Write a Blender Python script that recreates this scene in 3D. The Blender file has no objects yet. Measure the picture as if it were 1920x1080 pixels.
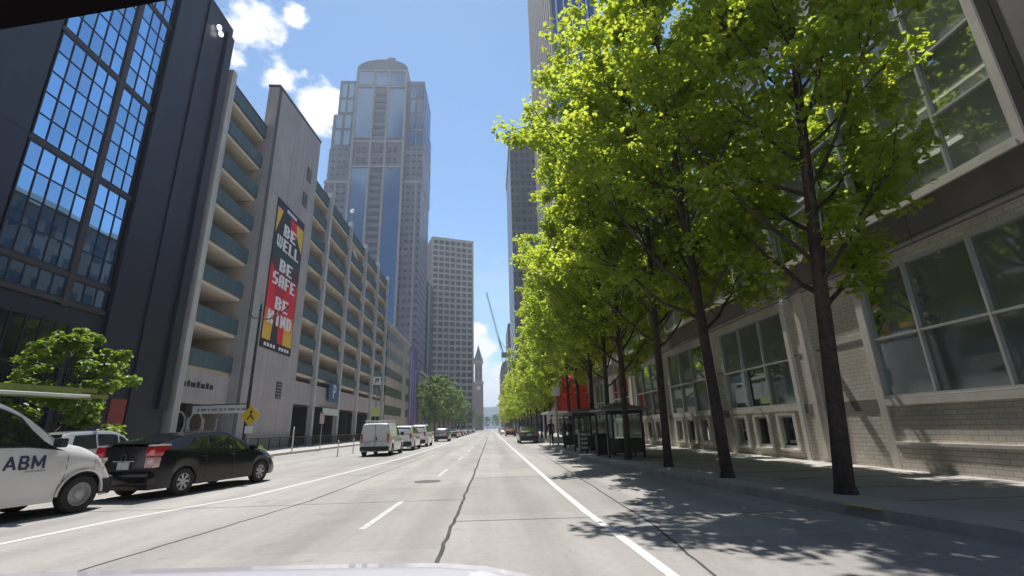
import bpy, bmesh, math, random
import numpy as np
from mathutils import Vector, Matrix

random.seed(7)
SC = bpy.context.scene
COL = SC.collection
R = math.radians
WLOC = {}

# ------------------------------------------------------------------ materials
MATS = {}


def nodes_of(m):
    m.use_nodes = True
    nt = m.node_tree
    return nt, nt.nodes, nt.links


def mat(name, col, rough=0.6, var=0.18, scale=2.0, bump=0.0, bscale=40.0, metallic=0.0, spec=0.5, coat=0.0,
        streak=0.0, emit=None, estr=0.0, fine=0.0):
    if name in MATS:
        return MATS[name]
    m = bpy.data.materials.new(name)
    nt, N, L = nodes_of(m)
    b = N['Principled BSDF']
    b.inputs['Roughness'].default_value = rough
    b.inputs['Metallic'].default_value = metallic
    b.inputs['Specular IOR Level'].default_value = spec
    b.inputs['Coat Weight'].default_value = coat
    b.inputs['Coat Roughness'].default_value = 0.03
    tc = N.new('ShaderNodeTexCoord')
    c = (col[0], col[1], col[2], 1)
    last = None
    if var > 0:
        n1 = N.new('ShaderNodeTexNoise')
        n1.inputs['Scale'].default_value = scale
        n1.inputs['Detail'].default_value = 6
        n1.inputs['Roughness'].default_value = 0.65
        L.new(tc.outputs['Object'], n1.inputs['Vector'])
        mr = N.new('ShaderNodeMapRange')
        mr.inputs['From Min'].default_value = 0.3
        mr.inputs['From Max'].default_value = 0.7
        mr.inputs['To Min'].default_value = 1 - var
        mr.inputs['To Max'].default_value = 1 + var
        L.new(n1.outputs['Fac'], mr.inputs['Value'])
        val = mr.outputs['Result']
        if streak > 0:
            mp = N.new('ShaderNodeMapping')
            mp.inputs['Scale'].default_value = (3.0, 3.0, 0.12)
            L.new(tc.outputs['Object'], mp.inputs['Vector'])
            n2 = N.new('ShaderNodeTexNoise')
            n2.inputs['Scale'].default_value = 1.2
            n2.inputs['Detail'].default_value = 5
            L.new(mp.outputs['Vector'], n2.inputs['Vector'])
            m2 = N.new('ShaderNodeMapRange')
            m2.inputs['From Min'].default_value = 0.35
            m2.inputs['From Max'].default_value = 0.65
            m2.inputs['To Min'].default_value = 1 - streak
            m2.inputs['To Max'].default_value = 1 + streak * 0.4
            L.new(n2.outputs['Fac'], m2.inputs['Value'])
            mm = N.new('ShaderNodeMath')
            mm.operation = 'MULTIPLY'
            L.new(val, mm.inputs[0])
            L.new(m2.outputs['Result'], mm.inputs[1])
            val = mm.outputs[0]
        if fine > 0:
            n3 = N.new('ShaderNodeTexNoise')
            n3.inputs['Scale'].default_value = 60
            n3.inputs['Detail'].default_value = 3
            L.new(tc.outputs['Object'], n3.inputs['Vector'])
            m3 = N.new('ShaderNodeMapRange')
            m3.inputs['From Min'].default_value = 0.3
            m3.inputs['From Max'].default_value = 0.7
            m3.inputs['To Min'].default_value = 1 - fine
            m3.inputs['To Max'].default_value = 1 + fine
            L.new(n3.outputs['Fac'], m3.inputs['Value'])
            mm = N.new('ShaderNodeMath')
            mm.operation = 'MULTIPLY'
            L.new(val, mm.inputs[0])
            L.new(m3.outputs['Result'], mm.inputs[1])
            val = mm.outputs[0]
        vm = N.new('ShaderNodeVectorMath')
        vm.operation = 'SCALE'
        vm.inputs[0].default_value = col[:3]
        L.new(val, vm.inputs['Scale'])
        L.new(vm.outputs['Vector'], b.inputs['Base Color'])
    else:
        b.inputs['Base Color'].default_value = c
    if bump > 0:
        nb = N.new('ShaderNodeTexNoise')
        nb.inputs['Scale'].default_value = bscale
        nb.inputs['Detail'].default_value = 4
        L.new(tc.outputs['Object'], nb.inputs['Vector'])
        bp = N.new('ShaderNodeBump')
        bp.inputs['Strength'].default_value = bump
        bp.inputs['Distance'].default_value = 0.02
        L.new(nb.outputs['Fac'], bp.inputs['Height'])
        L.new(bp.outputs['Normal'], b.inputs['Normal'])
    if emit:
        b.inputs['Emission Color'].default_value = (*emit, 1)
        b.inputs['Emission Strength'].default_value = estr
    MATS[name] = m
    return m


def brick_mat(name, col, col2, mortar, bw=0.3, bh=0.1, ax='yz', rough=0.8):
    m = bpy.data.materials.new(name)
    nt, N, L = nodes_of(m)
    b = N['Principled BSDF']
    b.inputs['Roughness'].default_value = rough
    tc = N.new('ShaderNodeTexCoord')
    sp = N.new('ShaderNodeSeparateXYZ')
    L.new(tc.outputs['Object'], sp.inputs[0])
    cb = N.new('ShaderNodeCombineXYZ')
    L.new(sp.outputs['Y' if ax == 'yz' else 'X'], cb.inputs[0])
    L.new(sp.outputs['Z'], cb.inputs[1])
    br = N.new('ShaderNodeTexBrick')
    br.inputs['Color1'].default_value = (*col, 1)
    br.inputs['Color2'].default_value = (*col2, 1)
    br.inputs['Mortar'].default_value = (*mortar, 1)
    br.inputs['Scale'].default_value = 1.0
    br.inputs['Brick Width'].default_value = bw
    br.inputs['Row Height'].default_value = bh
    br.inputs['Mortar Size'].default_value = 0.012
    L.new(cb.outputs[0], br.inputs['Vector'])
    n1 = N.new('ShaderNodeTexNoise')
    n1.inputs['Scale'].default_value = 0.9
    n1.inputs['Detail'].default_value = 6
    L.new(tc.outputs['Object'], n1.inputs['Vector'])
    mr = N.new('ShaderNodeMapRange')
    mr.inputs['From Min'].default_value = 0.3
    mr.inputs['From Max'].default_value = 0.7
    mr.inputs['To Min'].default_value = 0.82
    mr.inputs['To Max'].default_value = 1.14
    L.new(n1.outputs['Fac'], mr.inputs['Value'])
    vm = N.new('ShaderNodeVectorMath')
    vm.operation = 'SCALE'
    L.new(br.outputs['Color'], vm.inputs[0])
    L.new(mr.outputs['Result'], vm.inputs['Scale'])
    L.new(vm.outputs['Vector'], b.inputs['Base Color'])
    bp = N.new('ShaderNodeBump')
    bp.inputs['Strength'].default_value = 0.6
    bp.inputs['Distance'].default_value = 0.012
    inv = N.new('ShaderNodeMath')
    inv.operation = 'SUBTRACT'
    inv.inputs[0].default_value = 1
    L.new(br.outputs['Fac'], inv.inputs[1])
    L.new(inv.outputs[0], bp.inputs['Height'])
    L.new(bp.outputs['Normal'], b.inputs['Normal'])
    MATS[name] = m
    return m


def glass_mat(name, refl, body, rough=0.02, fac=0.5, see=0.0, wav=0.0):
    """window glass: a mirror-like coating over a dark body; 'see' lets that share of the body be looked through"""
    m = bpy.data.materials.new(name)
    nt, N, L = nodes_of(m)
    N.remove(N['Principled BSDF'])
    out = N['Material Output']
    g = N.new('ShaderNodeBsdfGlossy')
    g.inputs['Color'].default_value = (*refl, 1)
    g.inputs['Roughness'].default_value = rough
    d = N.new('ShaderNodeBsdfDiffuse')
    d.inputs['Color'].default_value = (*body, 1)
    bodyout = d.outputs[0]
    if see > 0:
        t = N.new('ShaderNodeBsdfTransparent')
        t.inputs['Color'].default_value = (0.75, 0.85, 0.82, 1)
        mx0 = N.new('ShaderNodeMixShader')
        mx0.inputs[0].default_value = see
        L.new(d.outputs[0], mx0.inputs[1])
        L.new(t.outputs[0], mx0.inputs[2])
        bodyout = mx0.outputs[0]
    lw = N.new('ShaderNodeLayerWeight')
    lw.inputs['Blend'].default_value = 0.25
    mr = N.new('ShaderNodeMapRange')
    mr.inputs['To Min'].default_value = fac
    mr.inputs['To Max'].default_value = 0.95
    L.new(lw.outputs['Fresnel'], mr.inputs['Value'])
    mx = N.new('ShaderNodeMixShader')
    L.new(mr.outputs['Result'], mx.inputs[0])
    L.new(bodyout, mx.inputs[1])
    L.new(g.outputs[0], mx.inputs[2])
    L.new(mx.outputs[0], out.inputs['Surface'])
    if wav > 0:
        tc = N.new('ShaderNodeTexCoord')
        nb = N.new('ShaderNodeTexNoise')
        nb.inputs['Scale'].default_value = 0.8
        L.new(tc.outputs['Object'], nb.inputs['Vector'])
        bp = N.new('ShaderNodeBump')
        bp.inputs['Strength'].default_value = wav
        bp.inputs['Distance'].default_value = 0.05
        L.new(nb.outputs['Fac'], bp.inputs['Height'])
        L.new(bp.outputs['Normal'], g.inputs['Normal'])
    MATS[name] = m
    return m


def leaf_mat(name, c1, c2, tcol, tfac=0.5):
    m = bpy.data.materials.new(name)
    nt, N, L = nodes_of(m)
    N.remove(N['Principled BSDF'])
    out = N['Material Output']
    at = N.new('ShaderNodeAttribute')
    at.attribute_name = 'leafval'
    mix = N.new('ShaderNodeMix')
    mix.data_type = 'RGBA'
    mix.inputs['A'].default_value = (*c1, 1)
    mix.inputs['B'].default_value = (*c2, 1)
    L.new(at.outputs['Fac'], mix.inputs['Factor'])
    d = N.new('ShaderNodeBsdfDiffuse')
    L.new(mix.outputs['Result'], d.inputs['Color'])
    t = N.new('ShaderNodeBsdfTranslucent')
    mix2 = N.new('ShaderNodeMix')
    mix2.data_type = 'RGBA'
    mix2.inputs['A'].default_value = (tcol[0] * 0.7, tcol[1] * 0.85, tcol[2] * 0.7, 1)
    mix2.inputs['B'].default_value = (*tcol, 1)
    L.new(at.outputs['Fac'], mix2.inputs['Factor'])
    L.new(mix2.outputs['Result'], t.inputs['Color'])
    mx = N.new('ShaderNodeMixShader')
    mx.inputs[0].default_value = tfac
    L.new(d.outputs[0], mx.inputs[1])
    L.new(t.outputs[0], mx.inputs[2])
    gl = N.new('ShaderNodeBsdfGlossy')
    gl.inputs['Roughness'].default_value = 0.4
    gl.inputs['Color'].default_value = (0.8, 0.9, 0.8, 1)
    mx2 = N.new('ShaderNodeMixShader')
    mx2.inputs[0].default_value = 0.035
    L.new(mx.outputs[0], mx2.inputs[1])
    L.new(gl.outputs[0], mx2.inputs[2])
    L.new(mx2.outputs[0], out.inputs['Surface'])
    MATS[name] = m
    return m


# ------------------------------------------------------------------ mesh builder
class MB:
    def __init__(self):
        self.v, self.f, self.m = [], [], []
        self.cur = 0

    def add(self, vs, fs):
        o = len(self.v)
        self.v += [tuple(p) for p in vs]
        self.f += [tuple(i + o for i in f) for f in fs]
        self.m += [self.cur] * len(fs)
        return self

    def box(self, x0, x1, y0, y1, z0, z1):
        return self.add([(x0, y0, z0), (x1, y0, z0), (x1, y1, z0), (x0, y1, z0), (x0, y0, z1), (x1, y0, z1), (x1, y1, z1), (x0, y1, z1)],
                        [(3, 2, 1, 0), (4, 5, 6, 7), (0, 1, 5, 4), (1, 2, 6, 5), (2, 3, 7, 6), (3, 0, 4, 7)])

    def bbox(self, x0, x1, y0, y1, z0, z1, b=0.02):
        """box with chamfered edges"""
        bm = bmesh.new()
        bmesh.ops.create_cube(bm, size=1)
        for q in bm.verts:
            q.co = ((x0 + x1) / 2 + q.co.x * (x1 - x0), (y0 + y1) / 2 + q.co.y * (y1 - y0), (z0 + z1) / 2 + q.co.z * (z1 - z0))
        b = min(b, 0.45 * min(abs(x1 - x0), abs(y1 - y0), abs(z1 - z0)))
        bmesh.ops.bevel(bm, geom=list(bm.edges), offset=b, segments=2, affect='EDGES', profile=0.5)
        bm.verts.index_update()
        self.add([tuple(q.co) for q in bm.verts], [[q.index for q in f.verts] for f in bm.faces])
        bm.free()
        return self

    def bar(self, a, b, w, h, up=(0, 0, 1)):
        a, b = Vector(a), Vector(b)
        d = (b - a).normalized()
        s = d.cross(Vector(up))
        if s.length < 1e-4:
            s = d.cross(Vector((1, 0, 0)))
        s.normalize()
        u = s.cross(d).normalized()
        vs = []
        for p in (a, b):
            for i, j in ((-1, -1), (1, -1), (1, 1), (-1, 1)):
                vs.append(p + s * (i * w / 2) + u * (j * h / 2))
        return self.add(vs, [(3, 2, 1, 0), (4, 5, 6, 7), (0, 1, 5, 4), (1, 2, 6, 5), (2, 3, 7, 6), (3, 0, 4, 7)])

    def tube(self, pts, rad, n=8, cap=True):
        pts = [Vector(p) for p in pts]
        if not hasattr(rad, '__len__'):
            rad = [rad] * len(pts)
        vs, fs = [], []
        ref = None
        for i, p in enumerate(pts):
            d = (pts[min(i + 1, len(pts) - 1)] - pts[max(i - 1, 0)])
            d = d.normalized() if d.length > 1e-9 else Vector((0, 0, 1))
            if ref is None:
                ref = Vector((1, 0, 0)) if abs(d.x) < 0.8 else Vector((0, 1, 0))
            s = (ref - d * ref.dot(d)).normalized()
            ref = s
            u = d.cross(s)
            for k in range(n):
                a = 2 * math.pi * k / n
                vs.append(p + s * (math.cos(a) * rad[i]) + u * (math.sin(a) * rad[i]))
        for i in range(len(pts) - 1):
            for k in range(n):
                fs.append((i * n + k, i * n + (k + 1) % n, (i + 1) * n + (k + 1) % n, (i + 1) * n + k))
        if cap:
            fs.append(tuple(range(n))[::-1])
            fs.append(tuple((len(pts) - 1) * n + k for k in range(n)))
        return self.add(vs, fs)

    def cyl(self, x, y, z0, z1, r, n=12, r2=None):
        return self.tube([(x, y, z0), (x, y, z1)], [r, r if r2 is None else r2], n)

    def prism(self, poly, axis, a0, a1):
        """extrude a 2-D polygon along an axis: 'x' poly=(y,z), 'y' poly=(x,z), 'z' poly=(x,y)"""
        def P(p, a):
            return {'x': (a, p[0], p[1]), 'y': (p[0], a, p[1]), 'z': (p[0], p[1], a)}[axis]
        n = len(poly)
        vs = [P(p, a0) for p in poly] + [P(p, a1) for p in poly]
        fs = [tuple(range(n)), tuple(range(2 * n - 1, n - 1, -1))] + [(i, i + n, (i + 1) % n + n, (i + 1) % n) for i in range(n)]
        return self.add(vs, fs)

    def lathe(self, prof, n=24, axis='z', o=(0, 0, 0)):
        vs, fs = [], []
        for r, h in prof:
            for k in range(n):
                a = 2 * math.pi * k / n
                c, s = r * math.cos(a), r * math.sin(a)
                p = {'z': (c, s, h), 'x': (h, c, s), 'y': (c, h, s)}[axis]
                vs.append((p[0] + o[0], p[1] + o[1], p[2] + o[2]))
        for i in range(len(prof) - 1):
            for k in range(n):
                fs.append((i * n + k, i * n + (k + 1) % n, (i + 1) * n + (k + 1) % n, (i + 1) * n + k))
        return self.add(vs, fs)

    def grid(self, P):
        """P[i][j] points"""
        a, b = len(P), len(P[0])
        vs = [p for row in P for p in row]
        fs = [(i * b + j, i * b + j + 1, (i + 1) * b + j + 1, (i + 1) * b + j) for i in range(a - 1) for j in range(b - 1)]
        return self.add(vs, fs)

    def mesh(self, name, mats, off=(0, 0, 0), smooth=None):
        me = bpy.data.meshes.new(name)
        v = self.v if off == (0, 0, 0) else [(p[0] - off[0], p[1] - off[1], p[2] - off[2]) for p in self.v]
        me.from_pydata(v, [], self.f)
        for m in (mats if isinstance(mats, (list, tuple)) else [mats]):
            me.materials.append(m)
        if any(self.m):
            me.polygons.foreach_set('material_index', self.m)
        bm = bmesh.new()
        bm.from_mesh(me)
        bmesh.ops.recalc_face_normals(bm, faces=bm.faces)
        bm.to_mesh(me)
        bm.free()
        if smooth is not None:
            me.shade_smooth()
            me.set_sharp_from_angle(angle=R(smooth))
        me.update()
        return me

    def build(self, name, mats, parent=None, smooth=None, label=None):
        off = WLOC.get(parent.name, (0, 0, 0)) if parent else (0, 0, 0)
        o = bpy.data.objects.new(name, self.mesh(name, mats, off, smooth))
        COL.objects.link(o)
        if parent:
            o.parent = parent
            WLOC[o.name] = off
        if label:
            o['label'] = label
        return o


def tag(o, label=None, cat=None, group=None, kind=None):
    if label:
        o['label'] = label
    if cat:
        o['category'] = cat
    if group:
        o['group'] = group
    if kind:
        o['kind'] = kind
    return o


def thing(name, label, cat, loc=(0, 0, 0), group=None, rz=0.0, local=False):
    o = bpy.data.objects.new(name, None)
    COL.objects.link(o)
    o.empty_display_size = 0.3
    o.location = loc
    o.rotation_euler = (0, 0, rz)
    WLOC[o.name] = (0, 0, 0) if local else tuple(loc)
    return tag(o, label, cat, group)


def struct(name, mb, m, smooth=None):
    return tag(mb.build(name, m, None, smooth), kind='structure')


def copy_tree(o, parent=None):
    c = o.copy()
    COL.objects.link(c)
    c.parent = parent
    for ch in o.children:
        copy_tree(ch, c)
    return c


def text_mb(txt, size, depth=0.004, bold=0.0):
    cu = bpy.data.curves.new('lettering', 'FONT')
    cu.body = txt
    cu.size = size
    cu.extrude = depth
    cu.offset = bold
    cu.align_x = 'CENTER'
    cu.align_y = 'CENTER'
    o = bpy.data.objects.new('lettering', cu)
    me = bpy.data.meshes.new_from_object(o)
    mb = MB()
    mb.add([tuple(v.co) for v in me.vertices], [tuple(p.vertices) for p in me.polygons])
    bpy.data.objects.remove(o)
    bpy.data.meshes.remove(me)
    return mb


def place(mb, origin, ux, uy):
    """move an x/y-plane builder so that its x runs along ux and y along uy"""
    ux, uy = Vector(ux), Vector(uy)
    un = ux.cross(uy)
    o = Vector(origin)
    mb.v = [tuple(o + ux * p[0] + uy * p[1] + un * p[2]) for p in mb.v]
    return mb


# block capitals for the banner, 5 x 7 cells
GL = {'B': ['11110', '11011', '11011', '11110', '11011', '11011', '11110'],
      'E': ['11111', '11000', '11000', '11110', '11000', '11000', '11111'],
      'W': ['10101', '10101', '10101', '10101', '10101', '11111', '01010'],
      'L': ['11000', '11000', '11000', '11000', '11000', '11000', '11111'],
      'S': ['01111', '11000', '11000', '11111', '00011', '00011', '11110'],
      'A': ['01111', '11011', '11011', '11111', '11011', '11011', '11011'],
      'F': ['11111', '11000', '11000', '11110', '11000', '11000', '11000'],
      'K': ['11011', '11011', '11110', '11100', '11110', '11011', '11011'],
      'I': ['00110', '00110', '00110', '00110', '00110', '00110', '00110'],
      'N': ['10011', '11011', '11111', '11111', '11111', '11011', '11001'],
      'D': ['11110', '11011', '11011', '11011', '11011', '11011', '11110']}


def block_text(mb, txt, X, yc, z0, w, h, depth=0.03):
    """letters on the garage's street face, reading along +Y, from z0 up"""
    n = len(txt)
    cw = w / (n * 5 + (n - 1) * 1.0)
    y = yc - w / 2
    ch = h / 7
    for k in txt:
        for r, row in enumerate(GL[k]):
            c = 0
            while c < 5:
                if row[c] == '1':
                    e = c
                    while e < 5 and row[e] == '1':
                        e += 1
                    mb.box(X, X + depth, y + c * cw, y + e * cw, z0 + (6 - r) * ch, z0 + (7 - r) * ch + 0.001)
                    c = e
                else:
                    c += 1
        y += 6 * cw
    return mb



def grid_mat(name, wall, glass, pu, pv, wu, wv, rough=0.25, ou=0.0, ov=0.0, var=0.25):
    """wall with punched windows: pitch pu x pv metres, window share wu x wv"""
    m = bpy.data.materials.new(name)
    nt, N, L = nodes_of(m)
    b = N['Principled BSDF']
    tc = N.new('ShaderNodeTexCoord')
    sp = N.new('ShaderNodeSeparateXYZ')
    L.new(tc.outputs['Object'], sp.inputs[0])

    def M(op, a, c):
        n = N.new('ShaderNodeMath')
        n.operation = op
        for i, q in enumerate((a, c)):
            if isinstance(q, (int, float)):
                n.inputs[i].default_value = q
            else:
                L.new(q, n.inputs[i])
        return n.outputs[0]
    u = M('ADD', M('ADD', sp.outputs['X'], sp.outputs['Y']), 1000.0 + ou)
    v = M('ADD', sp.outputs['Z'], 1000.0 + ov)
    us, vs = M('DIVIDE', u, pu), M('DIVIDE', v, pv)
    win = M('MULTIPLY', M('LESS_THAN', M('FRACT', us, 0), wu), M('LESS_THAN', M('FRACT', vs, 0), wv))
    cb = N.new('ShaderNodeCombineXYZ')
    L.new(M('FLOOR', us, 0), cb.inputs[0])
    L.new(M('FLOOR', vs, 0), cb.inputs[1])
    wn = N.new('ShaderNodeTexWhiteNoise')
    L.new(cb.outputs[0], wn.inputs['Vector'])
    mr = N.new('ShaderNodeMapRange')
    mr.inputs['To Min'].default_value = 0.6
    mr.inputs['To Max'].default_value = 1.5
    L.new(wn.outputs['Value'], mr.inputs['Value'])
    vm = N.new('ShaderNodeVectorMath')
    vm.operation = 'SCALE'
    vm.inputs[0].default_value = glass
    L.new(mr.outputs['Result'], vm.inputs['Scale'])
    nz = N.new('ShaderNodeTexNoise')
    nz.inputs['Scale'].default_value = 0.15
    nz.inputs['Detail'].default_value = 5
    L.new(tc.outputs['Object'], nz.inputs['Vector'])
    m2 = N.new('ShaderNodeMapRange')
    m2.inputs['From Min'].default_value = 0.3
    m2.inputs['From Max'].default_value = 0.7
    m2.inputs['To Min'].default_value = 1 - var
    m2.inputs['To Max'].default_value = 1 + var
    L.new(nz.outputs['Fac'], m2.inputs['Value'])
    vw = N.new('ShaderNodeVectorMath')
    vw.operation = 'SCALE'
    vw.inputs[0].default_value = wall
    L.new(m2.outputs['Result'], vw.inputs['Scale'])
    mx = N.new('ShaderNodeMix')
    mx.data_type = 'RGBA'
    L.new(win, mx.inputs['Factor'])
    L.new(vw.outputs['Vector'], mx.inputs['A'])
    L.new(vm.outputs['Vector'], mx.inputs['B'])
    L.new(mx.outputs['Result'], b.inputs['Base Color'])
    L.new(M('SUBTRACT', 0.8, M('MULTIPLY', win, 0.8 - rough)), b.inputs['Roughness'])
    MATS[name] = m
    return m


def road_mat():
    m = bpy.data.materials.new('concrete_road')
    nt, N, L = nodes_of(m)
    b = N['Principled BSDF']
    b.inputs['Roughness'].default_value = 0.85
    b.inputs['Specular IOR Level'].default_value = 0.3
    tc = N.new('ShaderNodeTexCoord')
    mp = N.new('ShaderNodeMapping')
    mp.inputs['Rotation'].default_value = (0, 0, R(90))
    mp.inputs['Location'].default_value = (0.0, 0.6, 0)
    L.new(tc.outputs['Object'], mp.inputs['Vector'])
    br = N.new('ShaderNodeTexBrick')
    br.offset = 0.35
    br.inputs['Scale'].default_value = 1
    br.inputs['Brick Width'].default_value = 6.2
    br.inputs['Row Height'].default_value = 3.3
    br.inputs['Mortar Size'].default_value = 0.0
    br.inputs['Color1'].default_value = (0.90, 0.90, 0.90, 1)
    br.inputs['Color2'].default_value = (1.07, 1.065, 1.05, 1)
    L.new(mp.outputs[0], br.inputs['Vector'])

    def noise(scale, lo, hi, st=None, det=6, f0=0.32, f1=0.68):
        n = N.new('ShaderNodeTexNoise')
        n.inputs['Scale'].default_value = scale
        n.inputs['Detail'].default_value = det
        n.inputs['Roughness'].default_value = 0.65
        if st:
            q = N.new('ShaderNodeMapping')
            q.inputs['Scale'].default_value = st
            L.new(tc.outputs['Object'], q.inputs['Vector'])
            L.new(q.outputs[0], n.inputs['Vector'])
        else:
            L.new(tc.outputs['Object'], n.inputs['Vector'])
        r = N.new('ShaderNodeMapRange')
        r.inputs['From Min'].default_value = f0
        r.inputs['From Max'].default_value = f1
        r.inputs['To Min'].default_value = lo
        r.inputs['To Max'].default_value = hi
        L.new(n.outputs['Fac'], r.inputs['Value'])
        return r.outputs['Result']
    vals = [noise(0.25, 0.9, 1.08), noise(1.0, 0.88, 1.06, (1.4, 0.05, 1)), noise(9, 0.93, 1.06), noise(75, 0.82, 1.16, None, 3),
            noise(1.6, 0.84, 1.0, None, 2, 0.28, 0.36)]
    sx = N.new('ShaderNodeSeparateXYZ')
    L.new(tc.outputs['Object'], sx.inputs[0])

    def mth(op, a, c):
        q_ = N.new('ShaderNodeMath')
        q_.operation = op
        for i_, z_ in enumerate((a, c)):
            if isinstance(z_, (int, float)):
                q_.inputs[i_].default_value = z_
            else:
                L.new(z_, q_.inputs[i_])
        return q_.outputs[0]
    # wheel tracks every half lane and a drip line down each lane's middle
    wob = noise(0.12, -0.35, 0.35)
    xx = mth('ADD', sx.outputs['X'], wob)
    tr = mth('COSINE', mth('MULTIPLY', mth('ADD', xx, 0.95), 2 * math.pi / 1.66), 0)
    vals.append(mth('SUBTRACT', 1.0, mth('MULTIPLY', mth('MAXIMUM', tr, 0.0), mth('MULTIPLY', noise(0.35, 0.05, 0.20), 1.0))))
    vals.append(noise(0.9, 0.72, 1.0, (3.2, 0.7, 1), 4, 0.25, 0.34))
    vals.append(noise(2.7, 0.78, 1.0, None, 3, 0.24, 0.31))
    cur = None
    for v in vals:
        if cur is None:
            cur = v
            continue
        q = N.new('ShaderNodeMath')
        q.operation = 'MULTIPLY'
        L.new(cur, q.inputs[0])
        L.new(v, q.inputs[1])
        cur = q.outputs[0]
    v1 = N.new('ShaderNodeVectorMath')
    v1.operation = 'MULTIPLY'
    v1.inputs[0].default_value = (0.37, 0.352, 0.335)
    L.new(br.outputs['Color'], v1.inputs[1])
    v2 = N.new('ShaderNodeVectorMath')
    v2.operation = 'SCALE'
    L.new(v1.outputs[0], v2.inputs[0])
    L.new(cur, v2.inputs['Scale'])
    L.new(v2.outputs[0], b.inputs['Base Color'])
    nb = N.new('ShaderNodeTexNoise')
    nb.inputs['Scale'].default_value = 90
    nb.inputs['Detail'].default_value = 3
    L.new(tc.outputs['Object'], nb.inputs['Vector'])
    bp = N.new('ShaderNodeBump')
    bp.inputs['Strength'].default_value = 0.25
    bp.inputs['Distance'].default_value = 0.01
    L.new(nb.outputs['Fac'], bp.inputs['Height'])
    L.new(bp.outputs[0], b.inputs['Normal'])
    return m


def paint_mat(name, col, wear=0.55):
    """road paint worn through to the concrete"""
    m = bpy.data.materials.new(name)
    nt, N, L = nodes_of(m)
    b = N['Principled BSDF']
    b.inputs['Roughness'].default_value = 0.7
    tc = N.new('ShaderNodeTexCoord')
    n = N.new('ShaderNodeTexNoise')
    n.inputs['Scale'].default_value = 14
    n.inputs['Detail'].default_value = 8
    n.inputs['Roughness'].default_value = 0.75
    L.new(tc.outputs['Object'], n.inputs['Vector'])
    r = N.new('ShaderNodeMapRange')
    r.inputs['From Min'].default_value = wear
    r.inputs['From Max'].default_value = wear + 0.12
    L.new(n.outputs['Fac'], r.inputs['Value'])
    mx = N.new('ShaderNodeMix')
    mx.data_type = 'RGBA'
    mx.inputs['A'].default_value = (*col, 1)
    mx.inputs['B'].default_value = (0.40, 0.382, 0.362, 1)
    L.new(r.outputs['Result'], mx.inputs['Factor'])
    L.new(mx.outputs['Result'], b.inputs['Base Color'])
    MATS[name] = m
    return m


# shared materials
M_ROAD = road_mat()
M_WALK = mat('sidewalk_concrete', (0.42, 0.40, 0.37), 0.9, 0.16, 0.7, 0.25, 60, fine=0.12)
M_KERB = mat('kerb_concrete', (0.40, 0.38, 0.35), 0.9, 0.22, 2.0, 0.2, 30)
M_WHITE = paint_mat('white_road_paint', (0.66, 0.65, 0.63), 0.53)
M_WORN = paint_mat('worn_road_paint', (0.58, 0.57, 0.55), 0.46)
M_YEL = paint_mat('yellow_road_paint', (0.65, 0.45, 0.08), 0.5)
M_JOINT = mat('joint_filler', (0.06, 0.058, 0.06), 0.9, 0.5, 3.0)
M_DARKIN = mat('dark_interior', (0.012, 0.012, 0.014), 0.9, 0.0)
M_BLACKMETAL = mat('black_metal', (0.016, 0.016, 0.018), 0.45, 0.2, 5)
M_GREYMETAL = mat('galvanised_metal', (0.32, 0.33, 0.34), 0.45, 0.12, 6, metallic=0.6)
M_ALU = mat('pale_aluminium', (0.50, 0.51, 0.50), 0.45, 0.08, 4, metallic=0.25)

# ------------------------------------------------------------------ ground, road, pavements
g = MB().add([(-2600, -60, -0.02), (2600, -60, -0.02), (2600, 4200, -0.02), (-2600, 4200, -0.02)], [(0, 1, 2, 3)])
struct('ground', g, mat('city_ground', (0.20, 0.195, 0.185), 0.95, 0.2, 0.05))
g = MB().add([(-14.0, -30, 0.0), (7.2, -30, 0.0), (7.2, 900, 0.0), (-14.0, 900, 0.0)], [(0, 1, 2, 3)])
struct('road', g, M_ROAD)

KR = [(6.9, -30), (6.3, -8), (5.95, 3), (5.6, 5.4), (5.2, 7), (4.75, 10.5), (4.12, 17), (3.58, 28), (3.45, 35), (3.6, 36.6), (4.4, 38.4), (4.7, 39.4), (4.7, 900)]


def ribbon(pts, w, z):
    """flat strip along a polyline"""
    mb = MB()
    P = [Vector((p[0], p[1], 0)) for p in pts]
    vs = []
    for i, p in enumerate(P):
        d = (P[min(i + 1, len(P) - 1)] - P[max(i - 1, 0)]).normalized()
        s = Vector((d.y, -d.x, 0))
        vs += [(p.x - s.x * w / 2, p.y - s.y * w / 2, z), (p.x + s.x * w / 2, p.y + s.y * w / 2, z)]
    mb.add(vs, [(2 * i, 2 * i + 1, 2 * i + 3, 2 * i + 2) for i in range(len(P) - 1)])
    return mb


k = MB()
n = len(KR)
vs = [(x, y, -0.01) for x, y in KR] + [(x + 0.02, y, 0.145) for x, y in KR] + [(x + 0.17, y, 0.145) for x, y in KR]
k.add(vs, [(i, i + 1, n + i + 1, n + i) for i in range(n - 1)] + [(n + i, n + i + 1, 2 * n + i + 1, 2 * n + i) for i in range(n - 1)])
struct('kerb_right', k, M_KERB)
k = MB()
k.add([(x + 0.17, y, 0.14) for x, y in KR] + [(12.0, y, 0.14) for x, y in KR], [(i, i + 1, n + i + 1, n + i) for i in range(n - 1)])
struct('pavement_right', k, M_WALK)
k = MB().add([(-14.0, -30, -0.01), (-14.0, 900, -0.01), (-14.02, -30, 0.145), (-14.02, 900, 0.145), (-14.18, -30, 0.145), (-14.18, 900, 0.145)],
             [(0, 1, 3, 2), (2, 3, 5, 4)])
struct('kerb_left', k, M_KERB)
k = MB().add([(-14.18, -30, 0.14), (-14.18, 900, 0.14), (-20.2, 900, 0.14), (-20.2, -30, 0.14)], [(0, 1, 2, 3)])
struct('pavement_left', k, M_WALK)
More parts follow.
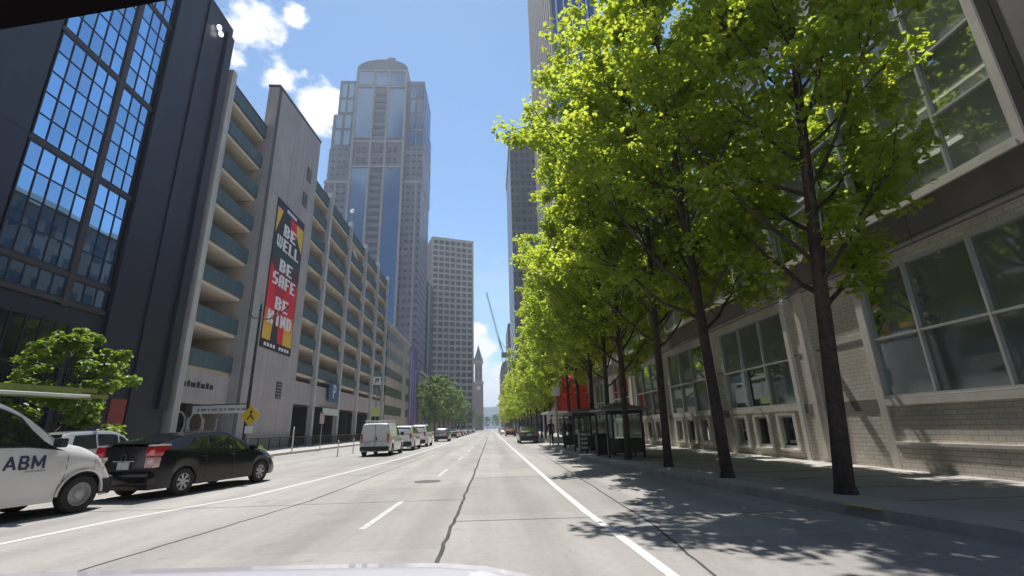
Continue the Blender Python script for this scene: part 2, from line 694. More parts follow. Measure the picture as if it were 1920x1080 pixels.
# pavement scoring
k = MB()
for i in range(40):
    y = -2 + i * 1.55
    k.box(4.9 if y > 12 else 6.2, 9.85, y - 0.008, y + 0.008, 0.141, 0.1435)
struct('pavement_joints', k, M_JOINT)

LL = [(-7.9, 4.6), (-6.79, 7.45), (-6.47, 9.25), (-5.55, 11.85), (-5.15, 16.6), (-4.62, 24.8), (-4.45, 32), (-4.4, 40), (-4.4, 330)]
RL = [(1.72, 2.0), (1.66, 4.8), (1.63, 6.0), (1.54, 8.2), (1.5, 12.2), (1.46, 34), (1.46, 330)]
struct('road_marking_left_line', ribbon(LL, 0.13, 0.004), M_WHITE)
struct('road_marking_right_line', ribbon(RL, 0.12, 0.004), M_WHITE)
d = MB()
ds = [(-1.88, 7.5, -1.79, 10.2), (-1.6, 15.2, -1.57, 17.8), (-1.48, 22.9, -1.42, 25.1)]
ds += [(-1.42, 30.4 + 7.6 * i, -1.42, 32.9 + 7.6 * i) for i in range(34)]
for x0, y0, x1, y1 in ds:
    d.add(ribbon([(x0, y0), (x1, y1)], 0.11, 0.004).v, [(0, 1, 3, 2)])
struct('road_marking_dashes', d, M_WORN)
d = MB()
for i in range(9):
    d.box(-4.0 + i * 0.62, -3.65 + i * 0.62, 96, 99.0, 0.002, 0.005)
d.box(-1.2, 1.3, 64.2, 64.7, 0.002, 0.005).box(-0.6, 0.6, 78, 80, 0.002, 0.005)
struct('road_marking_crossing', d, M_WORN)
# joints between the concrete slabs, slightly crooked
rnd = random.Random(3)


def crooked(x0, y0, x1, y1, w, amp=0.025, n=40):
    pts = [(x0 + (x1 - x0) * i / n + rnd.uniform(-amp, amp), y0 + (y1 - y0) * i / n) for i in range(n + 1)]
    return ribbon(pts, w, 0.0042)


def merge(dst, src):
    dst.add(src.v, src.f)
    return dst


j = MB()
merge(j, crooked(-0.62, 1, -0.55, 14, 0.05, 0.018, 50))
merge(j, crooked(-0.55, 14, -0.5, 60, 0.055, 0.02, 60))
merge(j, crooked(-0.5, 60, -0.5, 240, 0.06, 0.02, 30))
merge(j, crooked(-4.55, 5.0, -3.78, 10.8, 0.03, 0.02, 24))
merge(j, crooked(-3.78, 10.8, -3.3, 40, 0.035, 0.02, 50))
merge(j, crooked(1.75, 2, 2.25, 7, 0.03, 0.012, 20))
merge(j, crooked(2.25, 7, 2.7, 28, 0.03, 0.012, 40))
merge(j, crooked(-4.6, 5.6, -3.2, 5.2, 0.02, 0.01, 8))
for y in (7.85, 14.2, 20.5, 26.8, 33, 39.5, 46):
    sk = 0.12 if y < 10 else 0.05
    j.add([(-0.55, y, 0.0041), (5.0 if y < 9 else 3.4, y - sk * 2, 0.0041), (5.0 if y < 9 else 3.4, y - sk * 2 + 0.02, 0.0041), (-0.55, y + 0.02, 0.0041)], [(0, 1, 2, 3)])
    j.add([(-13.0, y + 2.5, 0.0041), (-0.62, y + 2.3, 0.0041), (-0.62, y + 2.32, 0.0041), (-13.0, y + 2.52, 0.0041)], [(0, 1, 2, 3)])
struct('road_joints', j, M_JOINT)
pm_ = MB()
for x0, x1, y0, y1 in ((0.3, 1.35, 17.2, 20.4), (-3.1, -2.0, 11.4, 12.9), (-3.9, -2.6, 33.1, 39.4), (-0.45, 1.3, 46.2, 52.0), (1.9, 3.3, 26.9, 32.8)):
    pm_.add([(x0, y0, 0.0025), (x1, y0 + .05, 0.0025), (x1 + .03, y1, 0.0025), (x0 - .02, y1 - .04, 0.0025)], [(0, 1, 2, 3)])
struct('road_patches', pm_, mat('road_patch_concrete', (0.30, 0.285, 0.275), 0.9, 0.16, 1.2, 0.2, 60, fine=0.15))
d = MB()
d.bar((5.32, 6.7, 0.148), (5.2, 7.2, 0.148), 0.14, 0.008)
struct('road_marking_yellow_kerb_paint', d, M_YEL)

# soil pits round the pavement trees
pt_ = MB()
for x, y in ((5.95, 8.2), (5.36, 11.1), (5.17, 14.24), (4.95, 17.6), (5.3, 21.6)):
    pt_.add([(x - .5, y - .65, 0.1445), (x + .6, y - .65, 0.1445), (x + .6, y + .65, 0.1445), (x - .5, y + .65, 0.1445)], [(0, 1, 2, 3)])
# struct('tree_pit_ground', pt_, mat('pit_soil', (0.07, 0.055, 0.045), 0.95, 0.4, 6, 0.6, 25))
# wooded hill closing the view
h = MB()
P = []
for i in range(61):
    x = -1900 + 3800 * i / 60
    row = []
    for jn in range(7):
        t = jn / 6
        hh = (78 + 22 * math.sin(x * 0.004 + 1.2) + 9 * math.sin(x * 0.013) + 5 * math.sin(x * 0.05)) * math.sin(min(1, t * 1.3) * math.pi / 2)
        row.append((x, 1900 + 500 * t, hh))
    P.append(row)
h.grid(P)
struct('hill', h, mat('wooded_hill', (0.03, 0.05, 0.05), 0.95, 0.45, 0.02), 60)

# ------------------------------------------------------------------ right: low brick-and-stone hall
XF = 9.9
M_BRICK = brick_mat('pale_buff_brick', (0.66, 0.615, 0.55), (0.57, 0.53, 0.475), (0.44, 0.41, 0.37), 0.32, 0.105)
M_STONE = mat('cast_stone', (0.66, 0.62, 0.57), 0.8, 0.12, 1.5, 0.1, 50)
M_FRIEZE = mat('taupe_metal_cladding', (0.165, 0.148, 0.152), 0.55, 0.16, 0.6, streak=0.12)
M_HALLGLASS = glass_mat('grey_green_hall_glass', (0.62, 0.70, 0.68), (0.22, 0.255, 0.25), 0.03, 0.22, 0.28, 0.03)
M_UPGLASS = glass_mat('frosted_grey_hall_glass', (0.62, 0.70, 0.70), (0.40, 0.43, 0.43), 0.03, 0.17, 0.22, 0.03)
M_SMALLGLASS = glass_mat('dark_basement_glass', (0.5, 0.55, 0.55), (0.03, 0.033, 0.035), 0.04, 0.16)
M_ROOMWALL = mat('interior_paint', (0.45, 0.47, 0.45), 0.9, 0.1, 0.6)
M_TUBE = mat('fluorescent_tube', (0.9, 0.9, 0.8), 0.5, 0, emit=(1.0, 0.95, 0.75), estr=1.6)
hall = thing('office_building', 'low buff brick hall with big gridded windows and taupe cladding beside the tree-lined pavement', 'building', (XF, 20, 0))
ZB, ZM, ZT, ZC = 1.8, 3.26, 4.95, 5.2          # lower windows, start of the cladding
YEND = 46.5
bays = [(14.95 + 6.2 * i, 19.4 + 6.2 * i) for i in range(5)]
near = (-9.0, 11.5)
wall = MB()
ops = [near] + bays
prev = -10.0
for a, b_ in ops:
    if a > prev:
        wall.box(XF, XF + 0.45, prev, a, 0.1, ZC)
    wall.box(XF, XF + 0.45, a, b_, ZT, ZC)
    prev = b_
wall.box(XF, XF + 0.45, prev, YEND, 0.1, ZC)
# under the near window: brick, proud base course
wall.box(XF, XF + 0.45, near[0], near[1], 0.1, ZB - 0.18)
wall.box(XF - 0.07, XF - 0.002, near[0], near[1] - 0.05, 0.1, 0.70)
# under the other bays: brick between and below the small windows
for a, b_ in bays:
    w3 = (b_ - a) / 3
    wall.box(XF, XF + 0.45, a, b_, 0.1, 0.48)
    wall.box(XF, XF + 0.45, a, b_, 1.5, ZB - 0.16)
    for q in range(3):
        c = a + w3 * (q + 0.5)
        wall.box(XF, XF + 0.45, c - w3 / 2, c - 0.4, 0.48, 1.5)
        wall.box(XF, XF + 0.45, c + 0.4, c + w3 / 2, 0.48, 1.5)
wall.box(XF + 0.45, XF + 30, YEND - 0.4, YEND, 0.1, 14.3)
wall.box(XF, XF + 34, -95, -10.02, 0.1, 24)  # unseen wings beside and behind the camera, added to block sky light
wall.box(XF + 7, XF + 34, -95, 3, 24.01, 58).box(XF + 7, XF + 34, -10, 3, 14.4, 24)
wall.build('brick_wall', M_BRICK, hall)
st = MB()
st.box(XF - 0.10, XF - 0.003, near[0], near[1] - 0.03, 0.705, 0.775)
st.box(XF - 0.05, XF + 0.2, near[0], near[1], ZB - 0.178, ZB - 0.01)
for a, b_ in bays:
    st.box(XF - 0.05, XF + 0.2, a, b_, ZB - 0.158, ZB - 0.01)
    w3 = (b_ - a) / 3
    for q in range(3):
        c = a + w3 * (q + 0.5)
        for s in (-1, 1):
            y0 = c + s * 0.46
            st.box(XF - 0.07, XF - 0.003, y0 - 0.07, y0 + 0.07, 0.44, 1.56)
        st.box(XF - 0.07, XF - 0.004, c - 0.38, c + 0.38, 1.50, 1.562)
        st.box(XF - 0.12, XF - 0.002, c - 0.55, c + 0.55, 0.36, 0.437)
for y0, y1 in [(13.75, 14.15)] + [(b_ + 0.7, b_ + 1.05) for a, b_ in bays]:
    st.box(XF - 0.09, XF - 0.002, y0, y1, 0.12, ZC)
for y0, y1 in [(11.5, 11.72), (14.72, 14.95)]:
    st.box(XF - 0.05, XF - 0.002, y0, y1, 0.12, ZC - 0.02)
st.build('stone_trim', M_STONE, hall)
dk = MB()
for y0, y1 in [(11.8, 13.6), (14.25, 14.66)] + [(b_ + 0.1, b_ + 0.6) for a, b_ in bays]:
    for z0, z1 in ((1.52, 1.8), (3.3, 3.36)):
        MB().box(XF - 0.012, XF - 0.001, y0, y1, z0, z1).build('inset_panel', mat('grey_stone_inset', (0.2, 0.19, 0.18), 0.8, 0.1), hall)


def window(parent, X, y0, y1, z0, z1, ys, zs, fr, glass, fw=0.055, fd=0.10, name='window', sgn=1, inset=0.08, lip=0.03):
    """window on an x = const facade; frame with mullions, one glass sheet behind. sgn 1: outside is -x, -1: outside is +x"""
    f = MB()
    xa, xb = X + sgn * (inset - fd), X + sgn * (inset + lip)
    xa, xb = min(xa, xb), max(xa, xb)
    f.box(xa, xb, y0, y1, z1 - fw * 1.3, z1)
    f.box(xa, xb, y0, y1, z0, z0 + fw * 1.3)
    yy = [y0 + fw / 2] + list(ys) + [y1 - fw / 2]
    zlo, zhi = z0 + fw * 1.3, z1 - fw * 1.3
    for y in yy:
        f.box(xa, xb, y - fw / 2, y + fw / 2, zlo, zhi)
    e = 0.003
    for i in range(len(yy) - 1):
        for z in zs:
            f.box(xa + e, xb - e, yy[i] + fw / 2, yy[i + 1] - fw / 2, z - fw / 2, z + fw / 2)
    o = f.build(name, fr, parent)
    gx = X + sgn * inset
    gmb = MB()
    cell_y = [y0] + list(ys) + [y1]
    cell_z = [z0] + list(zs) + [z1]
    rr = random.Random(int(y0 * 100) + int(z0 * 7))
    for i in range(len(cell_y) - 1):
        for q in range(len(cell_z) - 1):
            t1, t2 = rr.uniform(-.004, .004), rr.uniform(-.004, .004)
            gmb.add([(gx + t1, cell_y[i], cell_z[q]), (gx - t1, cell_y[i + 1], cell_z[q]), (gx - t1 + t2, cell_y[i + 1], cell_z[q + 1]), (gx + t1 + t2, cell_y[i], cell_z[q + 1])], [(0, 1, 2, 3)])
    gmb.build('pane', glass, o)
    return o


ym = [10.1, 8.5, 7.05, 5.65, 4.25, 2.8, 1.4, 0, -1.5, -3, -4.5, -6, -7.5]
window(hall, XF, near[0], near[1], ZB, ZT, sorted(ym), [ZM], M_ALU, M_HALLGLASS)
for a, b_ in bays:
    w3 = (b_ - a) / 3
    window(hall, XF, a, b_, ZB, ZT, [a + w3, a + 2 * w3], [ZM], M_ALU, M_HALLGLASS)
    for q in range(3):
        c = a + w3 * (q + 0.5)
        window(hall, XF, c - 0.4, c + 0.4, 0.48, 1.5, [], [], M_ALU, M_SMALLGLASS, 0.05, 0.08, 'basement_window')
# upper storeys: proud taupe cladding with tall window groups
XU = XF - 0.14
ZU0, ZU1, HT = 6.2, 13.2, 14.3
groups = [(6.95, 14.6), (17.2, 24.8), (27.4, 35.0), (37.0, 44.6)]
cl = MB()
prev = -10.0
for a, b_ in groups:
    cl.box(XU, XU + 0.5, prev, a, ZC, HT)
    cl.box(XU, XU + 0.5, a, b_, ZC, ZU0)
    cl.box(XU, XU + 0.5, a, b_, ZU1, HT)
    prev = b_
cl.box(XU, XU + 0.5, prev, YEND, ZC, HT)
cl.box(XU + 0.5, XF + 30, -10, YEND - 0.41, HT - 0.3, HT - 0.01)
cl.build('cladding', M_FRIEZE, hall)
jn = MB()
for y in (1.0, 3.9, 6.6):
    jn.box(XU - 0.003, XU - 0.0005, y - 0.012, y + 0.012, ZC, HT)
for y in (9.5, 12.1, 16, 20, 24, 28, 32, 36, 40, 44):
    jn.box(XU - 0.003, XU - 0.0005, y - 0.01, y + 0.01, ZC, ZU0 - 0.16)
jn.box(XU - 0.003, XU - 0.0005, -10, 6.8, 9.4, 9.43).box(XU - 0.003, XU - 0.0005, -10, YEND, 5.32, 5.345)
jn.build('panel_joints', M_JOINT, hall)
tr = MB()
for a, b_ in groups:
    tr.box(XU - 0.06, XU - 0.002, a - 0.14, a - 0.0, ZU0 - 0.14, ZU1)
    tr.box(XU - 0.06, XU - 0.002, b_, b_ + 0.14, ZU0 - 0.14, ZU1)
    tr.box(XU - 0.07, XU - 0.003, a, b_, ZU0 - 0.14, ZU0)
tr.build('window_surround', M_STONE, hall)
for a, b_ in groups:
    n = 6
    ys = [a + (b_ - a) * i / n for i in range(1, n)]
    if a == 6.95:
        ys = [8.25, 9.55, 10.85, 12.1, 13.35]
    window(hall, XU, a, b_, ZU0, ZU1, ys, [7.63, 9.05, 10.43, 11.8], M_ALU, M_UPGLASS, 0.06, 0.1)
rm = MB()
rm.box(XF + 6, XF + 6.2, -9.8, YEND - 0.5, 0.1, HT - 0.35)
rm.box(XF + 0.5, XF + 6, -9.8, YEND - 0.5, 1.35, 1.5)
rm.box(XF + 0.5, XF + 6, -9.8, YEND - 0.5, 5.25, 5.5)
rm.box(XF + 0.6, XF + 6, -9.8, YEND - 0.5, 8.75, 9.0)
for y in (-9.0, 2.2, 15.6, 25.9, 36):
    rm.box(XF + 0.5, XF + 5.9, y, y + 0.12, 1.51, 5.24).box(XF + 0.6, XF + 5.9, y, y + 0.12, 5.51, 8.74).box(XF + 0.6, XF + 5.9, y, y + 0.12, 9.01, 13.9)
rm.build('interior', M_ROOMWALL, hall)
lm = MB()
lm.box(XF + 1.0, XF + 1.05, 3, 24, 8.68, 8.72)
lm.build('ceiling_lamp', M_TUBE, hall)
for X, y0 in ((XF + 2.6, 10.4), (XF + 3.0, 10.4), (XF + 2.6, 21), (XF + 3, 31)):
    MB().box(X, X + 0.12, y0, y0 + 1.3, 8.62, 8.70).build('ceiling_lamp', M_TUBE, hall)
for y0 in (1, 4.5, 8):
    MB().box(XF + 2.5, XF + 2.6, y0, y0 + 1.2, 5.12, 5.18).build('ceiling_lamp', M_TUBE, hall)
dp = MB()
dp.tube([(XF - 0.22, 14.45, 0.2), (XF - 0.22, 14.45, 9.0)], 0.04, 8)
dp.build('downpipe', M_ALU, hall, 40)
cam_ = MB().bbox(XF - 0.42, XF - 0.2, 14.1, 14.3, 4.9, 5.08, 0.03)
cam_.box(XF - 0.2, XF + 0.001, 14.15, 14.25, 4.95, 5.03)
cam_.build('security_camera', M_ALU, hall)

# red arched awning over the far entrance
aw = thing('arched_awning', 'bright red two-tier arched awning over the hall entrance behind the bus shelters', 'awning', (8.0, 43, 2.3))


def canvas_mat(name, col, tcol):
    """backlit awning cloth"""
    m = leaf_mat(name, tuple(c * 0.8 for c in col), col, tcol, 0.55)
    return m


M_RED = canvas_mat('red_canvas', (0.80, 0.06, 0.035), (0.95, 0.10, 0.05))


def barrel(x0, x1, y0, y1, z0, z1):
    m = MB()
    n = 12
    P = []
    for i in range(n + 1):
        a = math.pi * i / n
        y = (y0 + y1) / 2 - math.cos(a) * (y1 - y0) / 2
        z = z0 + math.sin(a) * (z1 - z0)
        P.append([(x0, y, z), (x1, y, z)])
    m.grid(P)
    for x in (x0, x1):
        m.add([(x, P[i][0][1], P[i][0][2]) for i in range(n + 1)], [tuple(range(n + 1))])
    return m


barrel(6.75, 8.5, 41.0, 44.6, 4.2, 6.0).build('canopy', M_RED, aw, 50)
MB().box(6.25, 8.55, 40.9, 44.8, 2.5, 4.1).build('valance', canvas_mat('deep_red_canvas', (0.65, 0.05, 0.035), (0.85, 0.07, 0.04)), aw)
fr = MB()
for x in (6.25, 6.95):
    for y in (40.95, 44.7):
        fr.bar((x, y, 2.45), (9.89, y, 2.45), 0.06, 0.06)
        fr.cyl(x, y, 0.14, 2.5 if x < 7 else 4.2, 0.05, 8)
fr.build('frame', M_BLACKMETAL, aw)

# block behind the hall and further buildings on the right
bl = thing('commercial_building', 'plain brown block behind the street trees beyond the low brick hall', 'building', (10, 60, 0))
MB().box(10.2, 38, 47.2, 72, 0, 27).build('wall', grid_mat('brown_block_wall', (0.20, 0.165, 0.145), (0.03, 0.035, 0.045), 3.0, 3.4, 0.55, 0.55), bl)
MB().box(10.0, 38.2, 47.0, 72.2, 27.0, 27.6).build('cornice', M_STONE, bl)
gf = MB()
for i in range(6):
    gf.box(10.12, 10.197, 48 + i * 4, 51 + i * 4, 0.4, 3.6)
gf.build('shop_front', M_SMALLGLASS, bl)

tw = thing('skyscraper', 'tall office tower of brown ribs and blue glass rising above the street trees', 'skyscraper', (20, 100, 0))
M_BLUEG = glass_mat('blue_tower_glass', (0.30, 0.45, 0.75), (0.02, 0.045, 0.11), 0.05, 0.42)
MB().box(15.3, 25.5, 82, 126, 0, 170).build('glass_wall', M_BLUEG, tw)
rb = MB()
for i in range(15):
    y = 82.3 + i * 2.92
    rb.box(14.65, 15.298, y, y + 1.55, 0, 170)
rb.build('brown_rib', mat('brown_granite_rib', (0.42, 0.33, 0.29), 0.6, 0.12, 0.5, streak=0.2), tw)
rb = MB()
for i in range(6):
    x = 15.9 + i * 1.75
    rb.box(x, x + 0.3, 81.6, 81.998, 0, 170)
rb.build('mullion', mat('white_mullion', (0.55, 0.55, 0.58), 0.5, 0.05), tw)
sp_ = MB()
for i in range(48):
    sp_.box(15.26, 15.297, 82.0, 126, i * 3.5, i * 3.5 + 1.0)
sp_.build('spandrel', mat('dark_spandrel', (0.10, 0.085, 0.085), 0.5, 0.1), tw)

M_BROWNOFF = grid_mat('dark_brown_office_wall', (0.085, 0.07, 0.068), (0.03, 0.04, 0.055), 2.6, 3.6, 0.72, 0.6, 0.15)
tw = thing('office_tower', 'dark brown flat-topped office tower peeping out left of the street trees', 'skyscraper', (25, 200, 0))
MB().box(10.4, 48, 185, 230, 0, 130).build('wall', M_BROWNOFF, tw)
MB().box(10.1, 48.2, 184.7, 230.2, 127.5, 131).build('parapet', mat('pale_brown_parapet', (0.30, 0.24, 0.22), 0.7, 0.1), tw)
MB().box(14, 40, 190, 225, 131, 136).build('roof_plant', M_GREYMETAL, tw)
tw = thing('office_tower', 'stepped dark office block lower than its brown neighbour, farther down on the right', 'building', (25, 260, 0))
MB().box(10.6, 46, 262, 300, 0, 59).build('wall', grid_mat('charcoal_office_wall', (0.10, 0.095, 0.10), (0.04, 0.045, 0.055), 3.1, 3.7, 0.6, 0.55, 0.2), tw)
MB().box(14, 40, 268, 296, 59, 64).build('penthouse', M_GREYMETAL, tw)
tw = thing('brick_building', 'old reddish brown building with a rounded roof at the far right end of the street', 'building', (11, 330, 0))
MB().box(7.6, 30, 330, 380, 0, 41).build('wall', grid_mat('old_brick_wall', (0.22, 0.145, 0.12), (0.03, 0.03, 0.035), 2.4, 3.6, 0.45, 0.55), tw)
rf = MB()
P = []
for i in range(9):
    a = math.pi / 2 * i / 8
    P.append([(7.6 + 7 * (1 - math.cos(a)), 330, 41.01 + 7 * math.sin(a)), (7.6 + 7 * (1 - math.cos(a)), 380, 41.01 + 7 * math.sin(a))])
P.append([(30, 330, 48), (30, 380, 48)])
rf.grid(P)
rf.add([P[i][0] for i in range(10)] + [(30, 330, 41.01)], [tuple(range(11))])
rf.build('roof', mat('dark_slate_roof', (0.07, 0.065, 0.07), 0.7, 0.2), tw, 40)

# ------------------------------------------------------------------ left: dark office block with slanting blue windows
XL = -20.0
M_NAVY = mat('dark_navy_cladding', (0.024, 0.024, 0.043), 0.38, 0.20, 0.35, spec=0.5, streak=0.10)
M_NAVYG = glass_mat('blue_reflecting_glass', (0.42, 0.66, 0.92), (0.008, 0.012, 0.02), 0.015, 0.75, 0.0, 0.02)
M_MULL = mat('dark_blue_mullion', (0.012, 0.016, 0.032), 0.4, 0.1)
off = thing('office_building', 'dark navy office block with gridded blue reflecting windows at the near left', 'building', (XL, 10, 0))
wl = MB()
wl.box(XL - 24, XL, -14, 18.35, 0.1, 33.5)
wl.box(XL - 24, XL - 0.5, -95, -14.01, 0.1, 58)  # unseen rear and upper blocks, added to cut the sky fill
wl.box(XL - 24, XL - 3, -13.9, 13, 33.51, 58)
wl.box(XL - 24, XL - 0.10, 18.35, 24.45, 0.1, 33.5)
wl.box(XL - 24, XL, 24.45, 30.3, 0.1, 32.2)
wl.box(XL - 0.3, XL + 0.25, 24.45, 25.1, 0.1, 33.0)
wl.box(XL - 0.3, XL + 0.10, 27.2, 27.7, 0.1, 32.0)
wl.box(XL - 0.3, XL + 0.22, 29.5, 30.3, 3.0, 31.2)
wl.box(XL - 0.09, XL, 18.36, 24.44, 0.1, 7.4)
wl.build('wall', M_NAVY, off)
jn = MB()
for z in (9.2, 14.3, 20.2, 26.3, 31):
    jn.box(XL + 0.001, XL + 0.012, -14, 18.3, z - 0.04, z + 0.04)
for y in (2, 7.5, 13):
    jn.box(XL + 0.0015, XL + 0.010, y - 0.03, y + 0.03, 0.2, 33.4)
jn.build('panel_joints', M_MULL, off)
zc = [7.6, 8.9, 14.2, 20.1, 26.2, 33.2]
for q in range(5):
    z0, z1 = zc[q] + 0.12, zc[q + 1] - 0.12
    nr = max(1, round((z1 - z0) / 1.15))
    for y0, y1, ncol in ((18.45, 21.85, 5), (22.2, 24.35, 3)):
        ys = [y0 + (y1 - y0) * i / ncol for i in range(1, ncol)]
        zs = [z0 + (z1 - z0) * i / nr for i in range(1, nr)]
        window(off, XL, y0, y1, z0, z1, ys, zs, M_MULL, M_NAVYG, 0.06, 0.03, 'window', -1, 0.015)
mj = MB()
for z in zc:
    mj.box(XL - 0.09, XL + 0.03, 18.37, 24.43, z - 0.115, z + 0.115)
mj.box(XL - 0.085, XL + 0.05, 21.87, 22.18, 7.4, 33.4)
mj.build('major_mullion', mat('brown_black_mullion', (0.05, 0.042, 0.05), 0.5, 0.15), off)
sh = MB()
for y0, y1 in ((6, 9.5), (10, 13.5), (14, 17.5), (19, 22.6), (23, 24.3)):
    sh.box(XL + 0.003, XL + 0.02, y0, y1, 0.6, 6.6)
    nn = max(2, round((y1 - y0) / 0.8))
    fr_ = MB()
    for i in range(nn + 1):
        fr_.box(XL + 0.021, XL + 0.06, y0 + (y1 - y0) * i / nn - .03, y0 + (y1 - y0) * i / nn + .03, 0.6, 6.6)
    for z in (2.6, 4.6):
        fr_.box(XL + 0.0215, XL + 0.055, y0, y1, z - .03, z + .03)
    fr_.build('shop_frame', M_MULL, off)
sh.build('shop_window', glass_mat('black_shop_glass', (0.30, 0.36, 0.42), (0.010, 0.011, 0.014), 0.05, 0.14), off)
dr = MB().box(XL + 0.002, XL + 0.06, 26.0, 27.1, 0.15, 3.4)
dr.build('door', mat('brick_red_door', (0.30, 0.055, 0.04), 0.6, 0.2), off)
sg = MB().box(XL + 0.003, XL + 0.1, 26.3, 30.0, 11.7, 12.4)
lt = MB()
for y, z in ((28.3, 30.4), (28.6, 30.1)):
    lt.lathe([(0.001, 0.0), (0.16, 0.06), (0.2, 0.16), (0.16, 0.24), (0.001, 0.28)], 12, 'x', (XL + 0.11, y, z))
lt.build('flood_lamp', mat('lit_lamp', (0.9, 0.9, 0.9), 0.4, 0, emit=(1, 0.98, 0.95), estr=2.5), off)

# ------------------------------------------------------------------ left: parking garage
M_CONC = mat('garage_concrete', (0.42, 0.385, 0.385), 0.85, 0.10, 0.4, 0.12, 30, streak=0.09)
M_PIL = mat('pale_concrete_pilaster', (0.54, 0.51, 0.50), 0.85, 0.12, 0.6, streak=0.15)
M_TEAL = mat('teal_parapet_panel', (0.075, 0.125, 0.15), 0.45, 0.2, 0.35, streak=0.2)
M_SOFF = mat('tan_garage_soffit', (0.78, 0.68, 0.56), 0.9, 0.12, 0.4)
M_DECK = mat('garage_deck', (0.66, 0.60, 0.53), 0.9, 0.15, 0.5)
gar = thing('parking_garage', 'tall open concrete parking garage with teal parapets and a pale stair tower', 'building', (XL, 60, 0))
Y0, YA, YB, YC = 30.75, 37.2, 47.8, 91.0
floors = [6, 9, 12, 15, 18, 21, 24, 27]
pa, so, dkk = MB(), MB(), MB()
for z in floors:
    for y0, y1 in ((Y0 + 0.6, YA - 0.02), (YB + 0.02, YC - 0.02)):
        zz = z + (0.0 if y0 < YB else 1.5)
        pa.box(XL - 0.18, XL, y0, y1, zz - 0.02, zz + 1.12)
        so.box(XL - 17, XL - 0.19, y0, y1, zz - 0.28, zz - 0.02)
        dkk.box(XL - 17, XL - 0.2, y0, y1, zz - 0.018, zz + 0.02)
pa.build('parapet', M_TEAL, gar)
so.build('soffit', M_SOFF, gar)
dkk.build('deck', M_DECK, gar)
pi = MB()
pi.box(XL - 0.35, XL + 0.28, Y0, Y0 + 0.58, 0.1, 28.8)
pi.build('pilaster', M_PIL, gar)
for y in (54.2, 63, 71.5, 80, 88.2):
    MB().box(XL - 0.2, XL + 0.35, y - 0.3, y + 0.3, 0.1, 30.6).build('pilaster', M_PIL, gar)
bk = MB()
bk.box(XL - 9.3, XL - 9.02, Y0 + 0.6, YC - 0.4, 4.0, 26.9)
bk.box(XL - 17.3, XL - 17.02, Y0, YC, 0.1, 26.5)
bk.box(XL - 17, XL - 2.5, Y0 + 0.3, Y0 + 0.6, 0.1, 27.5)
bk.box(XL - 17, XL - 0.3, YC - 0.4, YC, 0.1, 28.9)
for z in floors[:-1]:
    for y in (33.9, 51, 58.5, 67, 75.5, 84):
        bk.box(XL - 5.4, XL - 4.8, y - 0.3, y + 0.3, z + 0.03, z + 2.7)
bk.box(XL - 9, XL - 0.36, YA + 0.02, YA + 0.3, 0.1, 28.0).box(XL - 9, XL - 0.36, YB - 0.3, YB - 0.02, 0.1, 29.0)
bk.build('back_wall', mat('garage_inner_wall', (0.52, 0.45, 0.38), 0.9, 0.2, 0.4), gar)
gb = MB()
gb.box(XL - 0.5, XL - 0.01, Y0 + 0.6, YA - 0.02, 3.5, 5.7)
gb.box(XL - 0.5, XL - 0.01, YB + 0.02, YC - 0.02, 4.3, 6.6)
gb.build('entrance_beam', M_CONC, gar)
bt = MB()
for i, (y, w) in enumerate([(31.6, .35), (32.1, .25), (32.5, .5), (33.15, .3), (33.6, .45), (34.2, .3), (34.65, .4)]):
    bt.box(XL - 0.008, XL + 0.02, y, y + w, 4.55, 4.85 + 0.1 * (i % 2))
bt.build('entrance_lettering', M_BLACKMETAL, gar)
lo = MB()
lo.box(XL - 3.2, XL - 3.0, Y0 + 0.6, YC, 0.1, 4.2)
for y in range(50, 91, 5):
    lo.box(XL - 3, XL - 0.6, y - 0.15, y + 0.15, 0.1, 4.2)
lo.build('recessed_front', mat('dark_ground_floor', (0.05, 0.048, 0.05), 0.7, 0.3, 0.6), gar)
rg = MB()
for i, y in enumerate((32.0, 33.9)):
    pts = [(XL - 0.15, y + 0.75 * math.cos(a), 2.2 + 0.75 * math.sin(a)) for a in [2 * math.pi * q / 20 for q in range(21)]]
    rg.tube(pts, 0.06, 6, False)
for y in (31.6, 33.0, 34.8, 36.4):
    rg.cyl(XL - 0.15, y, 0.14, 2.6, 0.07, 8)
rg.box(XL - 0.22, XL - 0.08, 31.5, 36.5, 1.34, 1.42)
rg.build('entrance_rings', mat('pale_ring_steel', (0.4, 0.38, 0.36), 0.5, 0.15), gar)
ts = MB()
ts.prism([(YA, 0.1), (YB, 0.1), (YB, 33.7), (YA, 32.6)], 'x', XL - 0.35, XL + 0.65)
tower = ts.build('stair_tower', M_CONC, gar)
tt = MB()
tt.prism([(YA - 0.06, 32.62), (YB + 0.06, 33.72), (YB + 0.06, 33.95), (YA - 0.06, 32.85)], 'x', XL - 0.4, XL + 0.72)
tt.box(XL + 0.652, XL + 0.68, YA + 0.02, YA + 0.5, 0.2, 32.6)
jt = MB()
for z in (6.5, 9.7, 12.9, 16.1, 19.3, 22.5, 25.7, 28.9):
    jt.box(XL + 0.6505, XL + 0.653, YA + 0.51, 39.5, z - .012, z + .012).box(XL + 0.6505, XL + 0.653, 45.8, YB, z - .012, z + .012)
for y in (41.4, 44.4):
    jt.box(XL + 0.6505, XL + 0.653, y - .012, y + .012, 0.2, 8.4).box(XL + 0.6505, XL + 0.653, y - .012, y + .012, 22.5, 32.8)
jt.build('panel_joints', mat('grey_joint_line', (0.16, 0.145, 0.145), 0.9, 0.2), tower)  # faint grey panel joint lines on the stair tower
tt.build('coping', mat('dark_coping', (0.10, 0.09, 0.095), 0.6, 0.1), tower)
